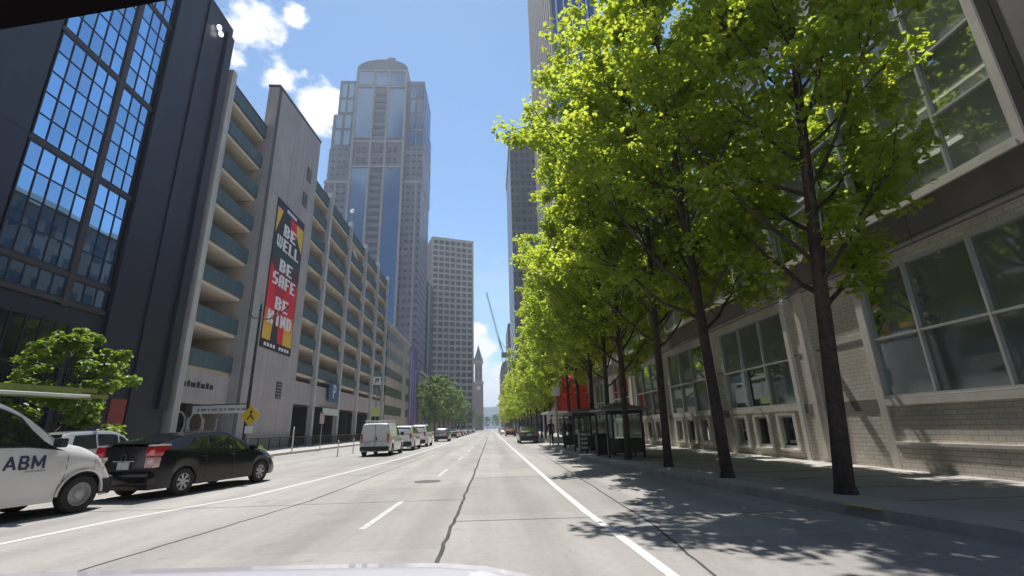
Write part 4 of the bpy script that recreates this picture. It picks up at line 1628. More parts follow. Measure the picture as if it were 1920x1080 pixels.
for sd in (1, -1):
    vb.side_glass(sd, -1.62, -0.46, -1.62, -1.22, 0.06, 0.90).build('window', M_CARGLASS, van, 30)
    q = vb.side_glass(sd, -1.70, -0.40, -1.70, -1.18, 0.0, 0.96, 0.004)
    q.build('window_seal', M_TRIM, van, 30)
vb.top_glass(-1.28, -0.48).build('windscreen', M_CARGLASS, van, 30)
mirrors(van, vb, -0.62, 1.31, M_TRIM, 0.115)
for sd in (1, -1):
    bm_ = MB()
    merge(bm_, vb.panel(sd, 0.42, 0.70, 0.30, 0.58, 0.02, 6, 3))
    bm_.build('bumper_corner', M_TRIM, van, 30)
    vb.panel(sd, 0.16, 0.50, 0.80, 0.98, 0.012, 6, 3).build('headlight', M_CLEAR, van, 30)
    q = MB()
    pts = [(sd * (vb.w(0.44 * math.cos(a)) + 0.012), 0.44 * math.cos(a), 0.34 + 0.44 * math.sin(a)) for a in [math.pi * i / 16 for i in range(17)]]
    q.tube(pts, 0.022, 6)
    q.build('wheel_arch', M_VANW, van, 40)
MB().bbox(-0.66, 0.66, 0.66, 0.78, 0.26, 0.62, 0.05).build('bumper', M_TRIM, van, 40)
box_lamp(van, 0.68, 0.83, -3.78, -3.6, 0.9, 1.4, M_TAIL, 'tail_light')
seams(van, vb, (-0.36, -1.72), 0.32)
handles(van, vb, (-1.55,), 1.0, M_TRIM)
fc = MB()
merge(fc, vb.panel(1, -1.62, -1.49, 1.075, 1.17, 0.006, 4, 3))
fc.build('fuel_cap', M_TRIM, van)


def vb_x(s, z):
    sec = vb.section(s)
    for (xa, za), (xb_, zb) in zip(sec[:-1], sec[1:]):
        if za <= z <= zb:
            return xa + (xb_ - xa) * (z - za) / max(1e-6, zb - za)
    return sec[1][0]


t = MB()


def stroke(pts, w):
    """a flat stroke that follows the van's side, pts in (s, z)"""
    L_ = []
    for (a0, b0), (a1, b1) in zip(pts, pts[1:]):
        d = math.hypot(a1 - a0, b1 - b0)
        ux, uz = (a1 - a0) / d, (b1 - b0) / d
        q = [(a0 - uz * w / 2 - ux * w * .3, b0 + ux * w / 2 - uz * w * .3), (a0 + uz * w / 2 - ux * w * .3, b0 - ux * w / 2 - uz * w * .3),
             (a1 + uz * w / 2 + ux * w * .3, b1 - ux * w / 2 + uz * w * .3), (a1 - uz * w / 2 + ux * w * .3, b1 + ux * w / 2 + uz * w * .3)]
        k_ = 0.006 + 0.0006 * len(t.f)
        t.add([(vb_x(s_, z_) + k_, s_, z_) for s_, z_ in q], [(0, 1, 2, 3)])


z0_, z1_, w_ = 0.89, 1.085, 0.042
stroke([(-1.34, z0_), (-1.265, z1_), (-1.19, z0_)], w_)
stroke([(-1.305, z0_ + .055), (-1.225, z0_ + .055)], w_ * .8)
stroke([(-1.12, z0_), (-1.12, z1_), (-1.035, z1_), (-1.01, z1_ - .045), (-1.035, (z0_ + z1_) / 2), (-1.12, (z0_ + z1_) / 2)], w_)
stroke([(-1.035, (z0_ + z1_) / 2), (-1.0, z0_ + .05), (-1.03, z0_), (-1.12, z0_)], w_)
stroke([(-0.93, z0_), (-0.93, z1_), (-0.845, z0_ + .04), (-0.76, z1_), (-0.76, z0_)], w_)
t.build('lettering', mat('navy_lettering', (0.03, 0.04, 0.10), 0.5, 0), van)
t = MB()
for i in range(7):
    t.box(vb.W + 0.001, vb.W + 0.005, -1.02 + i * 0.045, -0.985 + i * 0.045, 0.82, 0.85)
t.build('small_print', mat('grey_lettering', (0.35, 0.36, 0.40), 0.5, 0), van)
rk = MB()
for s in (-3.0, -1.9):
    rk.bar((-0.72, s, 2.16), (0.72, s, 2.16), 0.05, 0.04)
    for sd in (1, -1):
        rk.bar((sd * 0.68, s, 2.05), (sd * 0.68, s, 2.16), 0.05, 0.05, (0, 1, 0))
rk.build('roof_rack', M_GREYMETAL, van)
add_wheels(van, vb, 0.34, 0.21, M_STEELRIM, steel=True)
# ladder lying on the rack, nose pointing up the street
#
ld = thing('ladder', 'olive green extension ladder lying on the roof rack of the white ABM van', 'ladder', (vx, vy, 2.18), None, R(-h), True)
M_OL = mat('olive_fibreglass', (0.20, 0.22, 0.06), 0.55, 0.15, 4)
for k, (xa, zz) in enumerate(((0.10, 0.06), (0.12, 0.17))):
    q = MB()
    for sx in (-0.22, 0.22):
        q.box(xa + sx - 0.017, xa + sx + 0.017, -3.3 + 0.4 * k, 0.55 - 0.25 * k, zz - 0.042, zz + 0.042)
    q.build('ladder_rail', M_OL, ld)
    q = MB()
    for i in range(12):
        q.bar((xa - 0.2, -3.1 + i * 0.3, zz), (xa + 0.2, -3.1 + i * 0.3, zz), 0.03, 0.03)
    q.build('rung', M_ALU, ld)
pp = thing('pipe_bundle', 'pale grey-green conduit pipes lying beside the ladder on the van roof', 'pipes', (vx, vy, 2.18), None, R(-h), True)
q = MB()
for i in range(4):
    q.tube([(0.50 + i * 0.055, -3.2 + 0.1 * i, 0.03), (0.50 + i * 0.055, -0.25 + 0.06 * i, 0.03)], 0.025, 8)
q.build('pipe', mat('pale_conduit', (0.42, 0.5, 0.46), 0.5, 0.1), pp, 40)

# ---- black hatchback
h = 13
nx, ny = math.cos(R(h)), -math.sin(R(h))
px_, py_ = -6.92 - nx * 0.80, 15.15 - ny * 0.80
car = vehicle_root('hatchback_car', 'black hatchback with pale-red tail lights angled out beside the white ABM van', 'car', px_, py_, h, 'vehicles on the left side of the street')
M_BLK = mat('black_car_paint', (0.007, 0.007, 0.009), 0.22, 0.04, 1.5, spec=0.35, coat=0.12)
pb = Body([(-3.56, 1.15), (-3.42, 1.22), (-3.2, 1.27), (-2.7, 1.39), (-2.1, 1.48), (-1.6, 1.50), (-1.2, 1.46), (-0.75, 1.26), (-0.25, 1.02), (0.1, 0.95), (0.5, 0.83), (0.8, 0.64), (0.9, 0.5)],
          [(-3.56, 1.10), (-2.6, 1.04), (-1.0, 0.95), (-0.1, 0.90), (0.9, 0.45)], 0.865, -3.56, 0.9, (-2.7, 0.0), 0.36, 0.22, 0.315, 0.20, 0.35, 0.8)
pb.shell().build('body', M_BLK, car, 35)
side_windows(car, pb, [(-1.02, -0.42, -1.02, -0.98), (-1.95, -1.1, -1.95, -1.1), (-2.75, -2.03, -2.45, -2.03)])
pb.top_glass(-1.12, -0.32).build('windscreen', M_CARGLASS, car, 30)
pb.top_glass(-3.28, -2.3).build('rear_window', M_CARGLASS, car, 30)
sp2 = MB().bbox(-0.68, 0.68, -3.52, -3.30, 1.225, 1.262, 0.015)
sp2.build('spoiler', M_BLK, car, 40)
for sd in (1, -1):
    x0, x1 = sorted((sd * 0.575, sd * 0.825))
    u = MB().bbox(x0, x1, -3.60, -3.20, 0.93, 1.165, 0.03)
    lens = u.build('tail_light', M_TAIL, car, 40)
    MB().bbox(x0 + 0.004, x1 - 0.004, -3.595, -3.25, 0.69, 0.927, 0.03).build('reflector', mat('pink_clear_lens', (0.60, 0.36, 0.38), 0.15, 0.1, 15, coat=1), lens, 40)
    MB().bbox(x0 + 0.01, x1 - 0.006, -3.585, -3.18, 1.166, 1.20, 0.012).build('lamp_cap', M_CLEAR, lens, 40)
MB().bbox(-0.80, 0.80, -3.66, -3.40, 0.30, 0.62, 0.08).build('bumper', M_BLK, car, 40)
MB().box(-0.16, 0.16, -3.585, -3.565, 0.66, 0.82).build('number_plate', M_PLATE, car)
em = MB().lathe([(0.085, -3.60), (0.085, -3.575), (0.062, -3.575), (0.062, -3.60), (0.085, -3.60)], 18, 'y', (0, 0, 0.92))
em.build('badge', M_CHROME, car, 40)
MB().bbox(-0.3, 0.3, -3.60, -3.57, 0.835, 0.86, 0.01).build('handle', M_CHROME, car)
mirrors(car, pb, -0.55, 1.0, M_BLK)
box_lamp(car, 0.42, 0.66, 0.45, 0.78, 0.62, 0.74, M_CLEAR, 'headlight')
handles(car, pb, (-1.25, -2.2), 0.88, M_BLK)
seams(car, pb, (-0.2, -1.15, -2.1), 0.3)
add_wheels(car, pb, 0.315, 0.19, M_RIM, 7)

# ---- generic builders for the parked row


def build_van(label, x, y, head, col, group, rack=True):
    r = vehicle_root('parked_van', label, 'van', x, y, head, group)
    m = paint('parked_van_paint', col)
    b = Body([(-3.45, 1.74), (-3.3, 1.84), (-1.7, 1.86), (-1.4, 1.82), (-1.1, 1.66), (-0.55, 1.25), (-0.3, 1.12), (0.2, 1.02), (0.6, 0.86), (0.8, 0.6)],
             [(-3.45, 1.14), (-0.9, 1.10), (0, 0.98), (0.8, 0.55)], 0.90, -3.45, 0.8, (-2.68, 0.0), 0.38, 0.26, 0.32, 0.13, 0.16, 0.6)
    b.shell().build('body', m, r, 35)
    side_windows(r, b, [(-1.45, -0.55, -1.45, -1.1)])
    b.top_glass(-1.15, -0.42).build('windscreen', M_CARGLASS, r, 30)
    q = MB().box(-0.006, 0.006, -3.475, -3.452, 0.5, 1.72).box(-0.74, 0.74, -3.475, -3.452, 0.80, 0.812)
    q.build('door_seams', M_TRIM, r)
    MB().bbox(-0.82, 0.82, -3.58, -3.36, 0.30, 0.52, 0.05).build('bumper', M_TRIM, r, 40)
    box_lamp(r, 0.70, 0.80, -3.50, -3.36, 0.72, 1.22, M_TAIL, 'tail_light')
    MB().box(-0.62, -0.3, -3.475, -3.45, 0.62, 0.76).build('number_plate', M_PLATE, r)
    MB().bbox(0.05, 0.12, -3.50, -3.45, 0.85, 1.05, 0.015).build('handle', M_TRIM, r)
    if rack:
        q = MB()
        for s in (-3.0, -2.2, -1.4):
            q.bar((-0.7, s, 1.96), (0.7, s, 1.96), 0.05, 0.05)
            for sd in (1, -1):
                q.bar((sd * 0.66, s, 1.8), (sd * 0.66, s, 1.96), 0.05, 0.05, (0, 1, 0))
        for sd in (1, -1):
            q.bar((sd * 0.66, -3.2, 1.99), (sd * 0.66, -1.2, 1.99), 0.04, 0.04)
        q.build('roof_rack', mat('white_rack', (0.6, 0.6, 0.6), 0.5, 0.1), r)
    mirrors(r, b, -0.6, 1.2, M_TRIM, 0.13)
    add_wheels(r, b, 0.32, 0.2, M_STEELRIM, steel=True)
    return r


def build_suv(label, x, y, head, col, group, H=1.72, L=4.5, cat='car', name='parked_suv', metallic=0.0, pm='suv'):
    r = vehicle_root(name, label, cat, x, y, head, group)
    m = paint(pm, col, metallic)
    k = H / 1.72
    e = -(L - 0.85)
    b = Body([(e, 1.30 * k), (e + 0.12, 1.55 * k), (e + 0.35, 1.66 * k), (-2.2, 1.72 * k), (-1.5, 1.71 * k), (-1.15, 1.62 * k), (-0.7, 1.34 * k), (-0.3, 1.14 * k), (0.2, 1.06 * k), (0.6, 0.92 * k), (0.8, 0.68), (0.85, 0.55)],
             [(e, 1.06 * k), (-0.8, 1.04 * k), (0, 0.98 * k), (0.85, 0.5)], 0.90, e, 0.85, (-(L - 1.78), 0.0), 0.39, 0.26, 0.345, 0.19, 0.25, 0.7)
    b.shell().build('body', m, r, 35)
    side_windows(r, b, [(-1.25, -0.45, -1.25, -1.0), (-2.2, -1.33, -2.2, -1.33), (e + 0.38, -2.28, e + 0.55, -2.28)])
    b.top_glass(-1.2, -0.36).build('windscreen', M_CARGLASS, r, 30)
    q = MB()
    zb, zt_ = 1.08 * k, 1.58 * k
    q.add([(-0.74, e - 0.012, zb), (0.74, e - 0.012, zb), (0.66, e + 0.13, zt_), (-0.66, e + 0.13, zt_)], [(0, 1, 2, 3)])
    q.add([(-0.74, e + 0.02, zb), (0.74, e + 0.02, zb), (0.66, e + 0.16, zt_), (-0.66, e + 0.16, zt_)], [(0, 1, 2, 3)])
    q.build('rear_window', M_CARGLASS, r)
    MB().bbox(-0.80, 0.80, e - 0.10, e + 0.1, 0.30, 0.60, 0.06).build('bumper', M_TRIM, r, 40)
    box_lamp(r, 0.64, 0.80, e - 0.03, e + 0.2, 0.80 * k, 1.12 * k, M_TAIL, 'tail_light')
    MB().box(-0.2, 0.2, e - 0.025, e + 0.02, 0.70, 0.84).build('number_plate', M_PLATE, r)
    mirrors(r, b, -0.55, 1.08 * k, m)
    box_lamp(r, 0.45, 0.7, 0.55, 0.8, 0.68, 0.82, M_CLEAR, 'headlight')
    add_wheels(r, b, 0.345, 0.21, M_RIM, 5)
    return r


def build_sedan(label, x, y, head, col, group, name='parked_car', metallic=0.0, pm='sedan'):
    r = vehicle_root(name, label, 'car', x, y, head, group)
    m = paint(pm, col, metallic)
    e = -3.7
    b = Body([(e, 0.95), (e + 0.2, 1.05), (e + 0.7, 1.10), (-2.55, 1.32), (-2.1, 1.43), (-1.5, 1.45), (-1.15, 1.38), (-0.65, 1.14), (-0.25, 0.99), (0.2, 0.92), (0.6, 0.82), (0.85, 0.62), (0.9, 0.5)],
             [(e, 0.93), (-2.4, 0.95), (-0.8, 0.92), (0, 0.88), (0.9, 0.45)], 0.88, e, 0.9, (-2.75, 0.0), 0.37, 0.23, 0.325, 0.20, 0.3, 0.75)
    b.shell().build('body', m, r, 35)
    side_windows(r, b, [(-1.2, -0.5, -1.2, -1.0), (-2.3, -1.28, -2.2, -1.28)])
    b.top_glass(-1.18, -0.36).build('windscreen', M_CARGLASS, r, 30)
    b.top_glass(-2.95, -2.15).build('rear_window', M_CARGLASS, r, 30)
    MB().bbox(-0.78, 0.78, e - 0.1, e + 0.12, 0.28, 0.58, 0.06).build('bumper', M_TRIM, r, 40)
    box_lamp(r, 0.5, 0.77, e - 0.03, e + 0.15, 0.70, 0.88, M_TAIL, 'tail_light')
    MB().box(-0.2, 0.2, e - 0.025, e + 0.02, 0.66, 0.80).build('number_plate', M_PLATE, r)
    mirrors(r, b, -0.55, 0.98, m)
    add_wheels(r, b, 0.325, 0.2, M_RIM, 5)
    return r


GL_ = 'vehicles parked along the left bike lane'
build_van('white panel van with roof rack, nearest of the parked row on the left', -6.62, 31.9, 1.0, (0.62, 0.62, 0.62), GL_)
build_suv('pale minivan with dark rear window parked right behind the roof-rack van', -6.45, 38.9, 0, (0.66, 0.65, 0.65), GL_, 1.76, 4.7, 'van', 'parked_minivan', pm='minivan_white')
build_suv('white tall wagon with dark windows, third in the left parked row', -6.35, 45.7, 0, (0.74, 0.74, 0.74), GL_, 1.86, 4.8, 'car', 'parked_wagon', pm='suv_white')
build_suv('grey hatchback parked alone in front of the white wagon, lit rear window', -5.9, 61.4, 0, (0.22, 0.22, 0.235), GL_, 1.55, 4.2, 'car', 'parked_hatchback', 0.4, 'hatch_grey')
build_suv('silver wagon just showing behind the black hatchback by the dark office block', -13.95, 19.2, 0, (0.42, 0.42, 0.43), GL_, 1.66, 4.5, 'car', 'parked_wagon', 0.4, 'suv_silver')
far = build_sedan('small far car in the left parked row beyond the grey hatchback', -6.3, 82, 0, (0.10, 0.10, 0.11), 'far cars along the left kerb', pm='far_dark')
cols = [('far_silver', (0.5, 0.5, 0.5)), ('far_red', (0.3, 0.05, 0.04)), ('far_white', (0.65, 0.65, 0.65)), ('far_blue', (0.06, 0.08, 0.13))]
src = build_sedan('dark sedan parked beside the right kerb beyond the bus shelters', 3.35, 46.0, 0, (0.07, 0.072, 0.075), 'cars along the right kerb', metallic=0.3, pm='right_dark')


def repaint(o, pm, col):
    for c in o.children:
        if c.name.startswith('body') or c.name.startswith('mirror'):
            c.data = c.data.copy()
            c.data.materials[0] = paint(pm, col)


for i, (x, y) in enumerate(((-6.4, 90), (-6.35, 99), (-6.4, 113), (-6.3, 124), (-6.4, 140), (-6.4, 158), (-6.4, 176))):
    o = copy_tree(far)
    o.location = (x, y, 0)
    repaint(o, *cols[i % 4])
for i, (x, y, hd) in enumerate(((3.3, 84, 0), (2.9, 104, 180), (3.3, 118, 0), (3.3, 128, 0), (3.3, 150, 0))):
    o = copy_tree(src)
    o.location = (x, y, 0)
    o.rotation_euler = (0, 0, R(hd))
    o['label'] = 'far car beside the right kerb beyond the dark parked sedan'
    o['group'] = 'far cars along the right kerb'
    repaint(o, *cols[(i + 1) % 4])

# ---- the car the view is from: bonnet edge and inside mirror
own = thing('car', 'pale lilac-white bonnet edge along the bottom of the view', 'car', (0, 0, 0))
M_LIL = paint('pale_lilac_paint', (0.58, 0.57, 0.63), rough=0.45)
edge = [(-1.75, 1.44), (-1.433, 1.599), (-0.966, 1.585), (-0.498, 1.555), (-0.219, 1.53), (-0.142, 1.518), (-0.02, 1.47), (0.09, 1.38), (0.18, 1.24)]
rows = []
for (x, y) in edge:
    row = []
    for f in (0, 0.015, 0.04, 0.12, 0.3, 0.6):
        yy = y - f
        zz = 0.992 - 0.03 * max(0, 1 - f / 0.05) ** 2 + 0.015 * min(1, f / 0.6)
        row.append((x, yy, zz))
    rows.append(row)
rows2 = [[(p[0], p[1] - 0.01, p[2] - 0.05) for p in r] for r in rows]
bo = MB().grid(rows)
bo.grid(rows2)
for i in range(len(edge) - 1):
    bo.add([rows[i][0], rows[i + 1][0], rows2[i + 1][0], rows2[i][0]], [(0, 1, 2, 3)])
bo.build('bonnet', M_LIL, own, 50)
wp = MB().tube([(-1.5, 1.30, 1.002), (-1.1, 1.36, 1.005), (-0.9, 1.33, 1.003)], 0.012, 6)
wp.build('wiper', M_TRIM, own)

# ------------------------------------------------------------------ trees
M_BARK = mat('maple_bark', (0.070, 0.054, 0.047), 0.95, 0.45, 5, 1.0, 18, streak=0.45, fine=0.3)
M_LEAF = leaf_mat('maple_leaves', (0.070, 0.115, 0.018), (0.155, 0.205, 0.028), (0.80, 0.88, 0.09), 0.56)
M_LEAFD = leaf_mat('dark_green_leaves', (0.05, 0.095, 0.025), (0.09, 0.145, 0.035), (0.24, 0.36, 0.07), 0.45)
M_LEAFY = leaf_mat('yellow_green_leaves', (0.07, 0.12, 0.015), (0.13, 0.19, 0.025), (0.36, 0.48, 0.04), 0.5)


def leaves_mesh(name, centres, spread, per, size, rs, m, up=0.55):
    """leaf-sized folded faces scattered round twig points"""
    C = np.repeat(centres, per, axis=0)
    n = len(C)
    sp = np.repeat(spread, per)
    off = rs.normal(size=(n, 3))
    off /= np.linalg.norm(off, axis=1)[:, None] + 1e-9
    off *= (rs.random(n) ** 0.45)[:, None] * sp[:, None]
    off[:, 2] *= 0.75
    P = C + off
    N = rs.normal(size=(n, 3))
    N /= np.linalg.norm(N, axis=1)[:, None]
    N = N * (1 - up) + np.array([0, 0, 1.0]) * up + off / (sp[:, None] + 1e-6) * 0.35
    N /= np.linalg.norm(N, axis=1)[:, None]
    T = rs.normal(size=(n, 3))
    T -= N * (T * N).sum(1)[:, None]
    T /= np.linalg.norm(T, axis=1)[:, None]
    B = np.cross(N, T)
    s = size * (0.65 + 0.7 * rs.random(n))[:, None]
    fold = N * s * 0.16
    v = np.empty((n, 6, 3))
    v[:, 0] = P - T * s * 0.5
    v[:, 1] = P - T * s * 0.12 + B * s * 0.52 + fold
    v[:, 2] = P + T * s * 0.22 + B * s * 0.30 + fold * 0.6
    v[:, 3] = P + T * s * 0.58
    v[:, 4] = P + T * s * 0.22 - B * s * 0.30 + fold * 0.6
    v[:, 5] = P - T * s * 0.12 - B * s * 0.52 + fold
    idx = np.arange(n) * 6
    f = np.stack([np.stack([idx, idx + 1, idx + 2, idx + 3], 1), np.stack([idx, idx + 3, idx + 4, idx + 5], 1)], 1).reshape(-1, 4)
    me = bpy.data.meshes.new(name)
    me.vertices.add(n * 6)
    me.vertices.foreach_set('co', v.reshape(-1).astype(np.float32))
    me.loops.add(len(f) * 4)
    me.loops.foreach_set('vertex_index', f.reshape(-1).astype(np.int32))
    me.polygons.add(len(f))
    me.polygons.foreach_set('loop_start', (np.arange(len(f)) * 4).astype(np.int32))
    me.polygons.foreach_set('loop_total', np.full(len(f), 4, np.int32))
    me.update(calc_edges=True)
    lv = np.clip(np.repeat(rs.random(len(centres)), per) * 0.6 + rs.random(n) * 0.5, 0, 1)
    at = me.attributes.new('leafval', 'FLOAT', 'FACE')
    at.data.foreach_set('value', np.repeat(lv, 2).astype(np.float32))
    me.materials.append(m)
    return me


def tree_meshes(seed, H, Rc, base, r0, nprim=26, nsec=5, per=34, leaf=0.17, lean=(0.0, 0.0), shape=None, leafm=None, droop=0.0, spread=0.42, sparse=0.0, bias=0.0):
    """(trunk mesh builder, crown mesh): a leader, ascending limbs, side shoots and leaf clusters"""
    rs = np.random.default_rng(seed)
    rd = random.Random(seed)
    mb = MB()
    lead = []
    nl = 12
    for i in range(nl + 1):
        t = i / nl
        lead.append(Vector((lean[0] * t * H + 0.10 * math.sin(3.1 * t + seed) * t, lean[1] * t * H + 0.10 * math.cos(2.3 * t + seed) * t, t * H * 0.93)))
    rad = [r0 * (1.18 if i == 0 else 1) * (1 - 0.93 * (i / nl)) ** 0.75 + 0.012 for i in range(nl + 1)]
    # root flare
    mb.tube([lead[0] - Vector((0, 0, 0.05)), lead[0] + Vector((0, 0, 0.15))] + lead[1:], [r0 * 1.5, r0 * 1.12] + rad[1:], 10)

    def at(z):
        t = max(0, min(1, z / (H * 0.93))) * nl
        i = min(nl - 1, int(t))
        return lead[i].lerp(lead[i + 1], t - i)
    shape = shape or [(0, 0.45), (0.12, 0.8), (0.35, 1.0), (0.6, 0.9), (0.8, 0.6), (1.0, 0.15)]
    cent, spr = [], []
    for k in range(nprim):
        u = (k + rd.uniform(0.1, 0.9)) / nprim
        z = base + (H * 0.9 - base) * u ** 1.08
        az = k * 2.399 + rd.uniform(-0.5, 0.5)
        Lr = Rc * interp(shape, u) * rd.uniform(0.78, 1.12) * (1 - bias * math.cos(az))
        p = at(z)
        rise = Lr * rd.uniform(0.85, 1.5) * (1.0 - 0.25 * u) - droop * 2 * Lr
        pts = []
        for i in range(7):
            t = i / 6
            rr_ = Lr * t
            pts.append(Vector((p.x + math.cos(az) * rr_ + rd.uniform(-.06, .06) * Lr * t, p.y + math.sin(az) * rr_ + rd.uniform(-.06, .06) * Lr * t, p.z + rise * t ** 1.25 + rd.uniform(-.03, .03) * Lr)))
        rb0 = max(0.018, 0.36 * r0 * (1 - 0.75 * u))
        mb.tube(pts, [rb0 * (1 - 0.85 * i / 6) + 0.006 for i in range(7)], 6)
        for q in range(nsec):
            t = 0.28 + 0.72 * (q + rd.random()) / nsec
            i = min(5, int(t * 6))
            b0 = pts[i].lerp(pts[i + 1], t * 6 - i)
            a2 = az + rd.choice((-1, 1)) * rd.uniform(0.4, 1.2)
            l2 = Lr * rd.uniform(0.22, 0.42) * (1.15 - 0.5 * t) + 0.25
            e2 = b0 + Vector((math.cos(a2) * l2, math.sin(a2) * l2, l2 * rd.uniform(0.0, 0.75) - droop * l2))
            mid = b0.lerp(e2, 0.5) + Vector((0, 0, rd.uniform(-.02, .08)))
            mb.tube([b0, mid, e2], [0.016, 0.011, 0.005], 4, False)
            if rd.random() < sparse:
                continue
            for w in (0.55, 1.0):
                c = b0.lerp(e2, w)
                cent.append((c.x + rd.uniform(-.1, .1), c.y + rd.uniform(-.1, .1), c.z + rd.uniform(-.08, .14)))
                spr.append(spread * rd.uniform(0.65, 1.25))
        c = pts[-1]
        cent.append(tuple(c))
        spr.append(spread)
    tp = at(H)
    for q in range(6):
        cent.append((tp.x + rd.uniform(-.35, .35), tp.y + rd.uniform(-.35, .35), tp.z - 0.1 + rd.uniform(-0.9, 0.35)))
        spr.append(spread * 0.8)
    cm = leaves_mesh('crown', np.array(cent), np.array(spr), per, leaf, rs, leafm or M_LEAF)
    return mb, cm


def put_tree(trunk_me, crown_me, loc, label, group, rz=0.0, sc=1.0, name='street_tree'):
    r = thing(name, label, 'tree', loc, group, rz, True)
    r.scale = (sc, sc, sc)
    t = bpy.data.objects.new('trunk', trunk_me)
    COL.objects.link(t)
    t.parent = r
    c = bpy.data.objects.new('crown', crown_me)
    COL.objects.link(c)
    c.parent = r
    return r


GT = 'maples along the right pavement'
SH1 = [(0, 0.6), (0.15, 0.9), (0.38, 1.0), (0.6, 0.8), (0.8, 0.5), (1.0, 0.15)]
specs = [
    # seed H R base r0 lean per   loc                    label
    (11, 14.0, 2.1, 3.1, 0.135, (0.095, -0.012), 21, (5.95, 8.2, 0.14), 'nearest maple with a sparse dark crown in front of the big pavement window', 0.05),
    (23, 15.0, 3.6, 3.2, 0.125, (-0.012, -0.0), 38, (5.36, 11.1, 0.14), 'maple with a slanted trunk, second from the camera on the right pavement', 0.0),
    (37, 15.3, 3.4, 3.3, 0.115, (0.025, 0.005), 40, (5.17, 14.24, 0.14), 'full bright maple, third from the camera just before the nearer bus shelter', 0.0),
    (41, 15.2, 3.5, 3.0, 0.11, (0.02, 0.0), 40, (4.95, 17.6, 0.14), 'tall maple whose trunk stands right against the near bus shelter', 0.0),
    (59, 15.6, 3.3, 2.8, 0.11, (0.015, 0.0), 38, (5.3, 21.6, 0.14), 'maple standing between the two hip-roofed bus shelters', 0.0),
]
protos = []
for sd_, H, Rc, base, r0, lean, per, loc, label, spz in specs:
    mb, cm = tree_meshes(sd_, H, Rc, base, r0, 34, 6, int(per * 2.0), 0.118, lean, SH1, sparse=spz, bias=0.18 if sd_ < 30 else 0.0)
    tm = mb.mesh('trunk', M_BARK, smooth=60)
    protos.append((tm, cm))
    put_tree(tm, cm, loc, label, GT)
fm = []
for sd_ in (71, 83):
    mb, cm = tree_meshes(sd_, 15.5, 3.1, 2.3, 0.12, 28, 5, 34, 0.18, (0, 0), SH1, spread=0.5)
    fm.append((mb.mesh('trunk', M_BARK, smooth=60), cm))
names6 = ['maple just beyond the second hip-roofed bus shelter', 'maple in front of the red arched awning']
rt = random.Random(5)
for i in range(24):
    if i in (3, 4):
        continue
    y = 25.6 + 4.4 * i if i < 8 else 60.5 + 8.2 * (i - 8)
    tm, cm = (protos[2], protos[3], protos[4])[i % 3] if i < 3 else fm[i % 2]
    lab = names6[i] if i < 2 else 'maple merging into the green row of trees beyond the red awning'
    put_tree(tm, cm, ((5.4 if i < 2 else 5.9) + rt.uniform(-.2, .2), y, 0.14), lab, GT, rt.uniform(0, 6.28), rt.uniform(0.88, 1.02))

# left pavement trees
lm_ = []
for sd_ in (91, 97):
    mb, cm = tree_meshes(sd_, 15.0, 4.2, 2.4, 0.17, 26, 5, 22, 0.27, (0, 0), [(0, 0.7), (0.25, 1.0), (0.6, 0.85), (1, 0.25)], M_LEAFD, spread=0.6)
    lm_.append((mb.mesh('trunk', M_BARK, smooth=60), cm))
for i, (x, y, s) in enumerate(((-15.0, 119, 0.82), (-15.0, 130, 1.05), (-15, 142, 1.18), (-15, 156, 1.15), (-15, 171, 1.1), (-15, 188, 1.1), (-15, 206, 1.15), (-15, 226, 1.1), (-15, 250, 1.1), (-15, 280, 1.2))):
    lab = ('nearest big dark green tree beside the purple mural on the left pavement' if i == 0 else 'green tree in the row on the far left pavement beyond the purple mural')
    put_tree(*lm_[i % 2], (x, y, 0.14), lab, 'trees along the left pavement', rt.uniform(0, 6.28), s)
for i, (x, y, s) in enumerate(((-9, 420, 0.9), (-3, 436, 0.8), (4, 428, 0.9), (9, 440, 1.0), (-15, 415, 1.1), (15, 420, 1.1))):
    put_tree(*lm_[i % 2], (x, y, 0.0), 'far small tree closing the end of the street below the hill', 'trees at the end of the street', rt.uniform(0, 6.28), s)
# young bright tree by the dark office block
mb, cm = tree_meshes(113, 5.6, 1.75, 0.9, 0.06, 17, 4, 40, 0.16, (0.03, 0.0), [(0, 1.0), (0.3, 1.0), (0.6, 0.85), (0.85, 0.7), (1, 0.3)], M_LEAFY, 0.25, 0.30)
put_tree(mb.mesh('trunk', M_BARK, smooth=60), cm, (-15.6, 17.9, 0.14), 'young bright yellow-green tree in front of the dark navy office block', 'trees along the left pavement', 0.6, 0.95)
# low planting by the left kerb
pl = thing('planter_shrub', 'low green shrub patch at the left kerb beside the lantern pole', 'shrub', (-14.7, 29.3, 0.14), local=True)
rs = np.random.default_rng(5)
cc = np.stack([rs.uniform(-.45, .45, 40), rs.uniform(-1.8, 2.2, 40), rs.uniform(0.1, 0.45, 40)], 1)
o = bpy.data.objects.new('foliage', leaves_mesh('foliage', cc, np.full(40, .25), 22, 0.13, rs, M_LEAFY))
COL.objects.link(o)
o.parent = pl
st_ = MB()
for c in cc[::2]:
    st_.tube([(c[0], c[1], 0), (c[0], c[1], c[2])], 0.01, 4, False)
st_.build('stem', M_BARK, pl)
mir = MB()
mir.prism([(-0.80, 1.885), (-0.682, 1.905), (-0.58, 1.931), (-0.51, 1.95), (-0.45, 1.968), (-0.435, 1.985), (-0.44, 2.05), (-0.80, 2.05)], 'y', 0.50, 0.55)
mir.build('mirror', mat('mirror_housing', (0.005, 0.004, 0.005), 0.9, 0.0, spec=0.05), own)

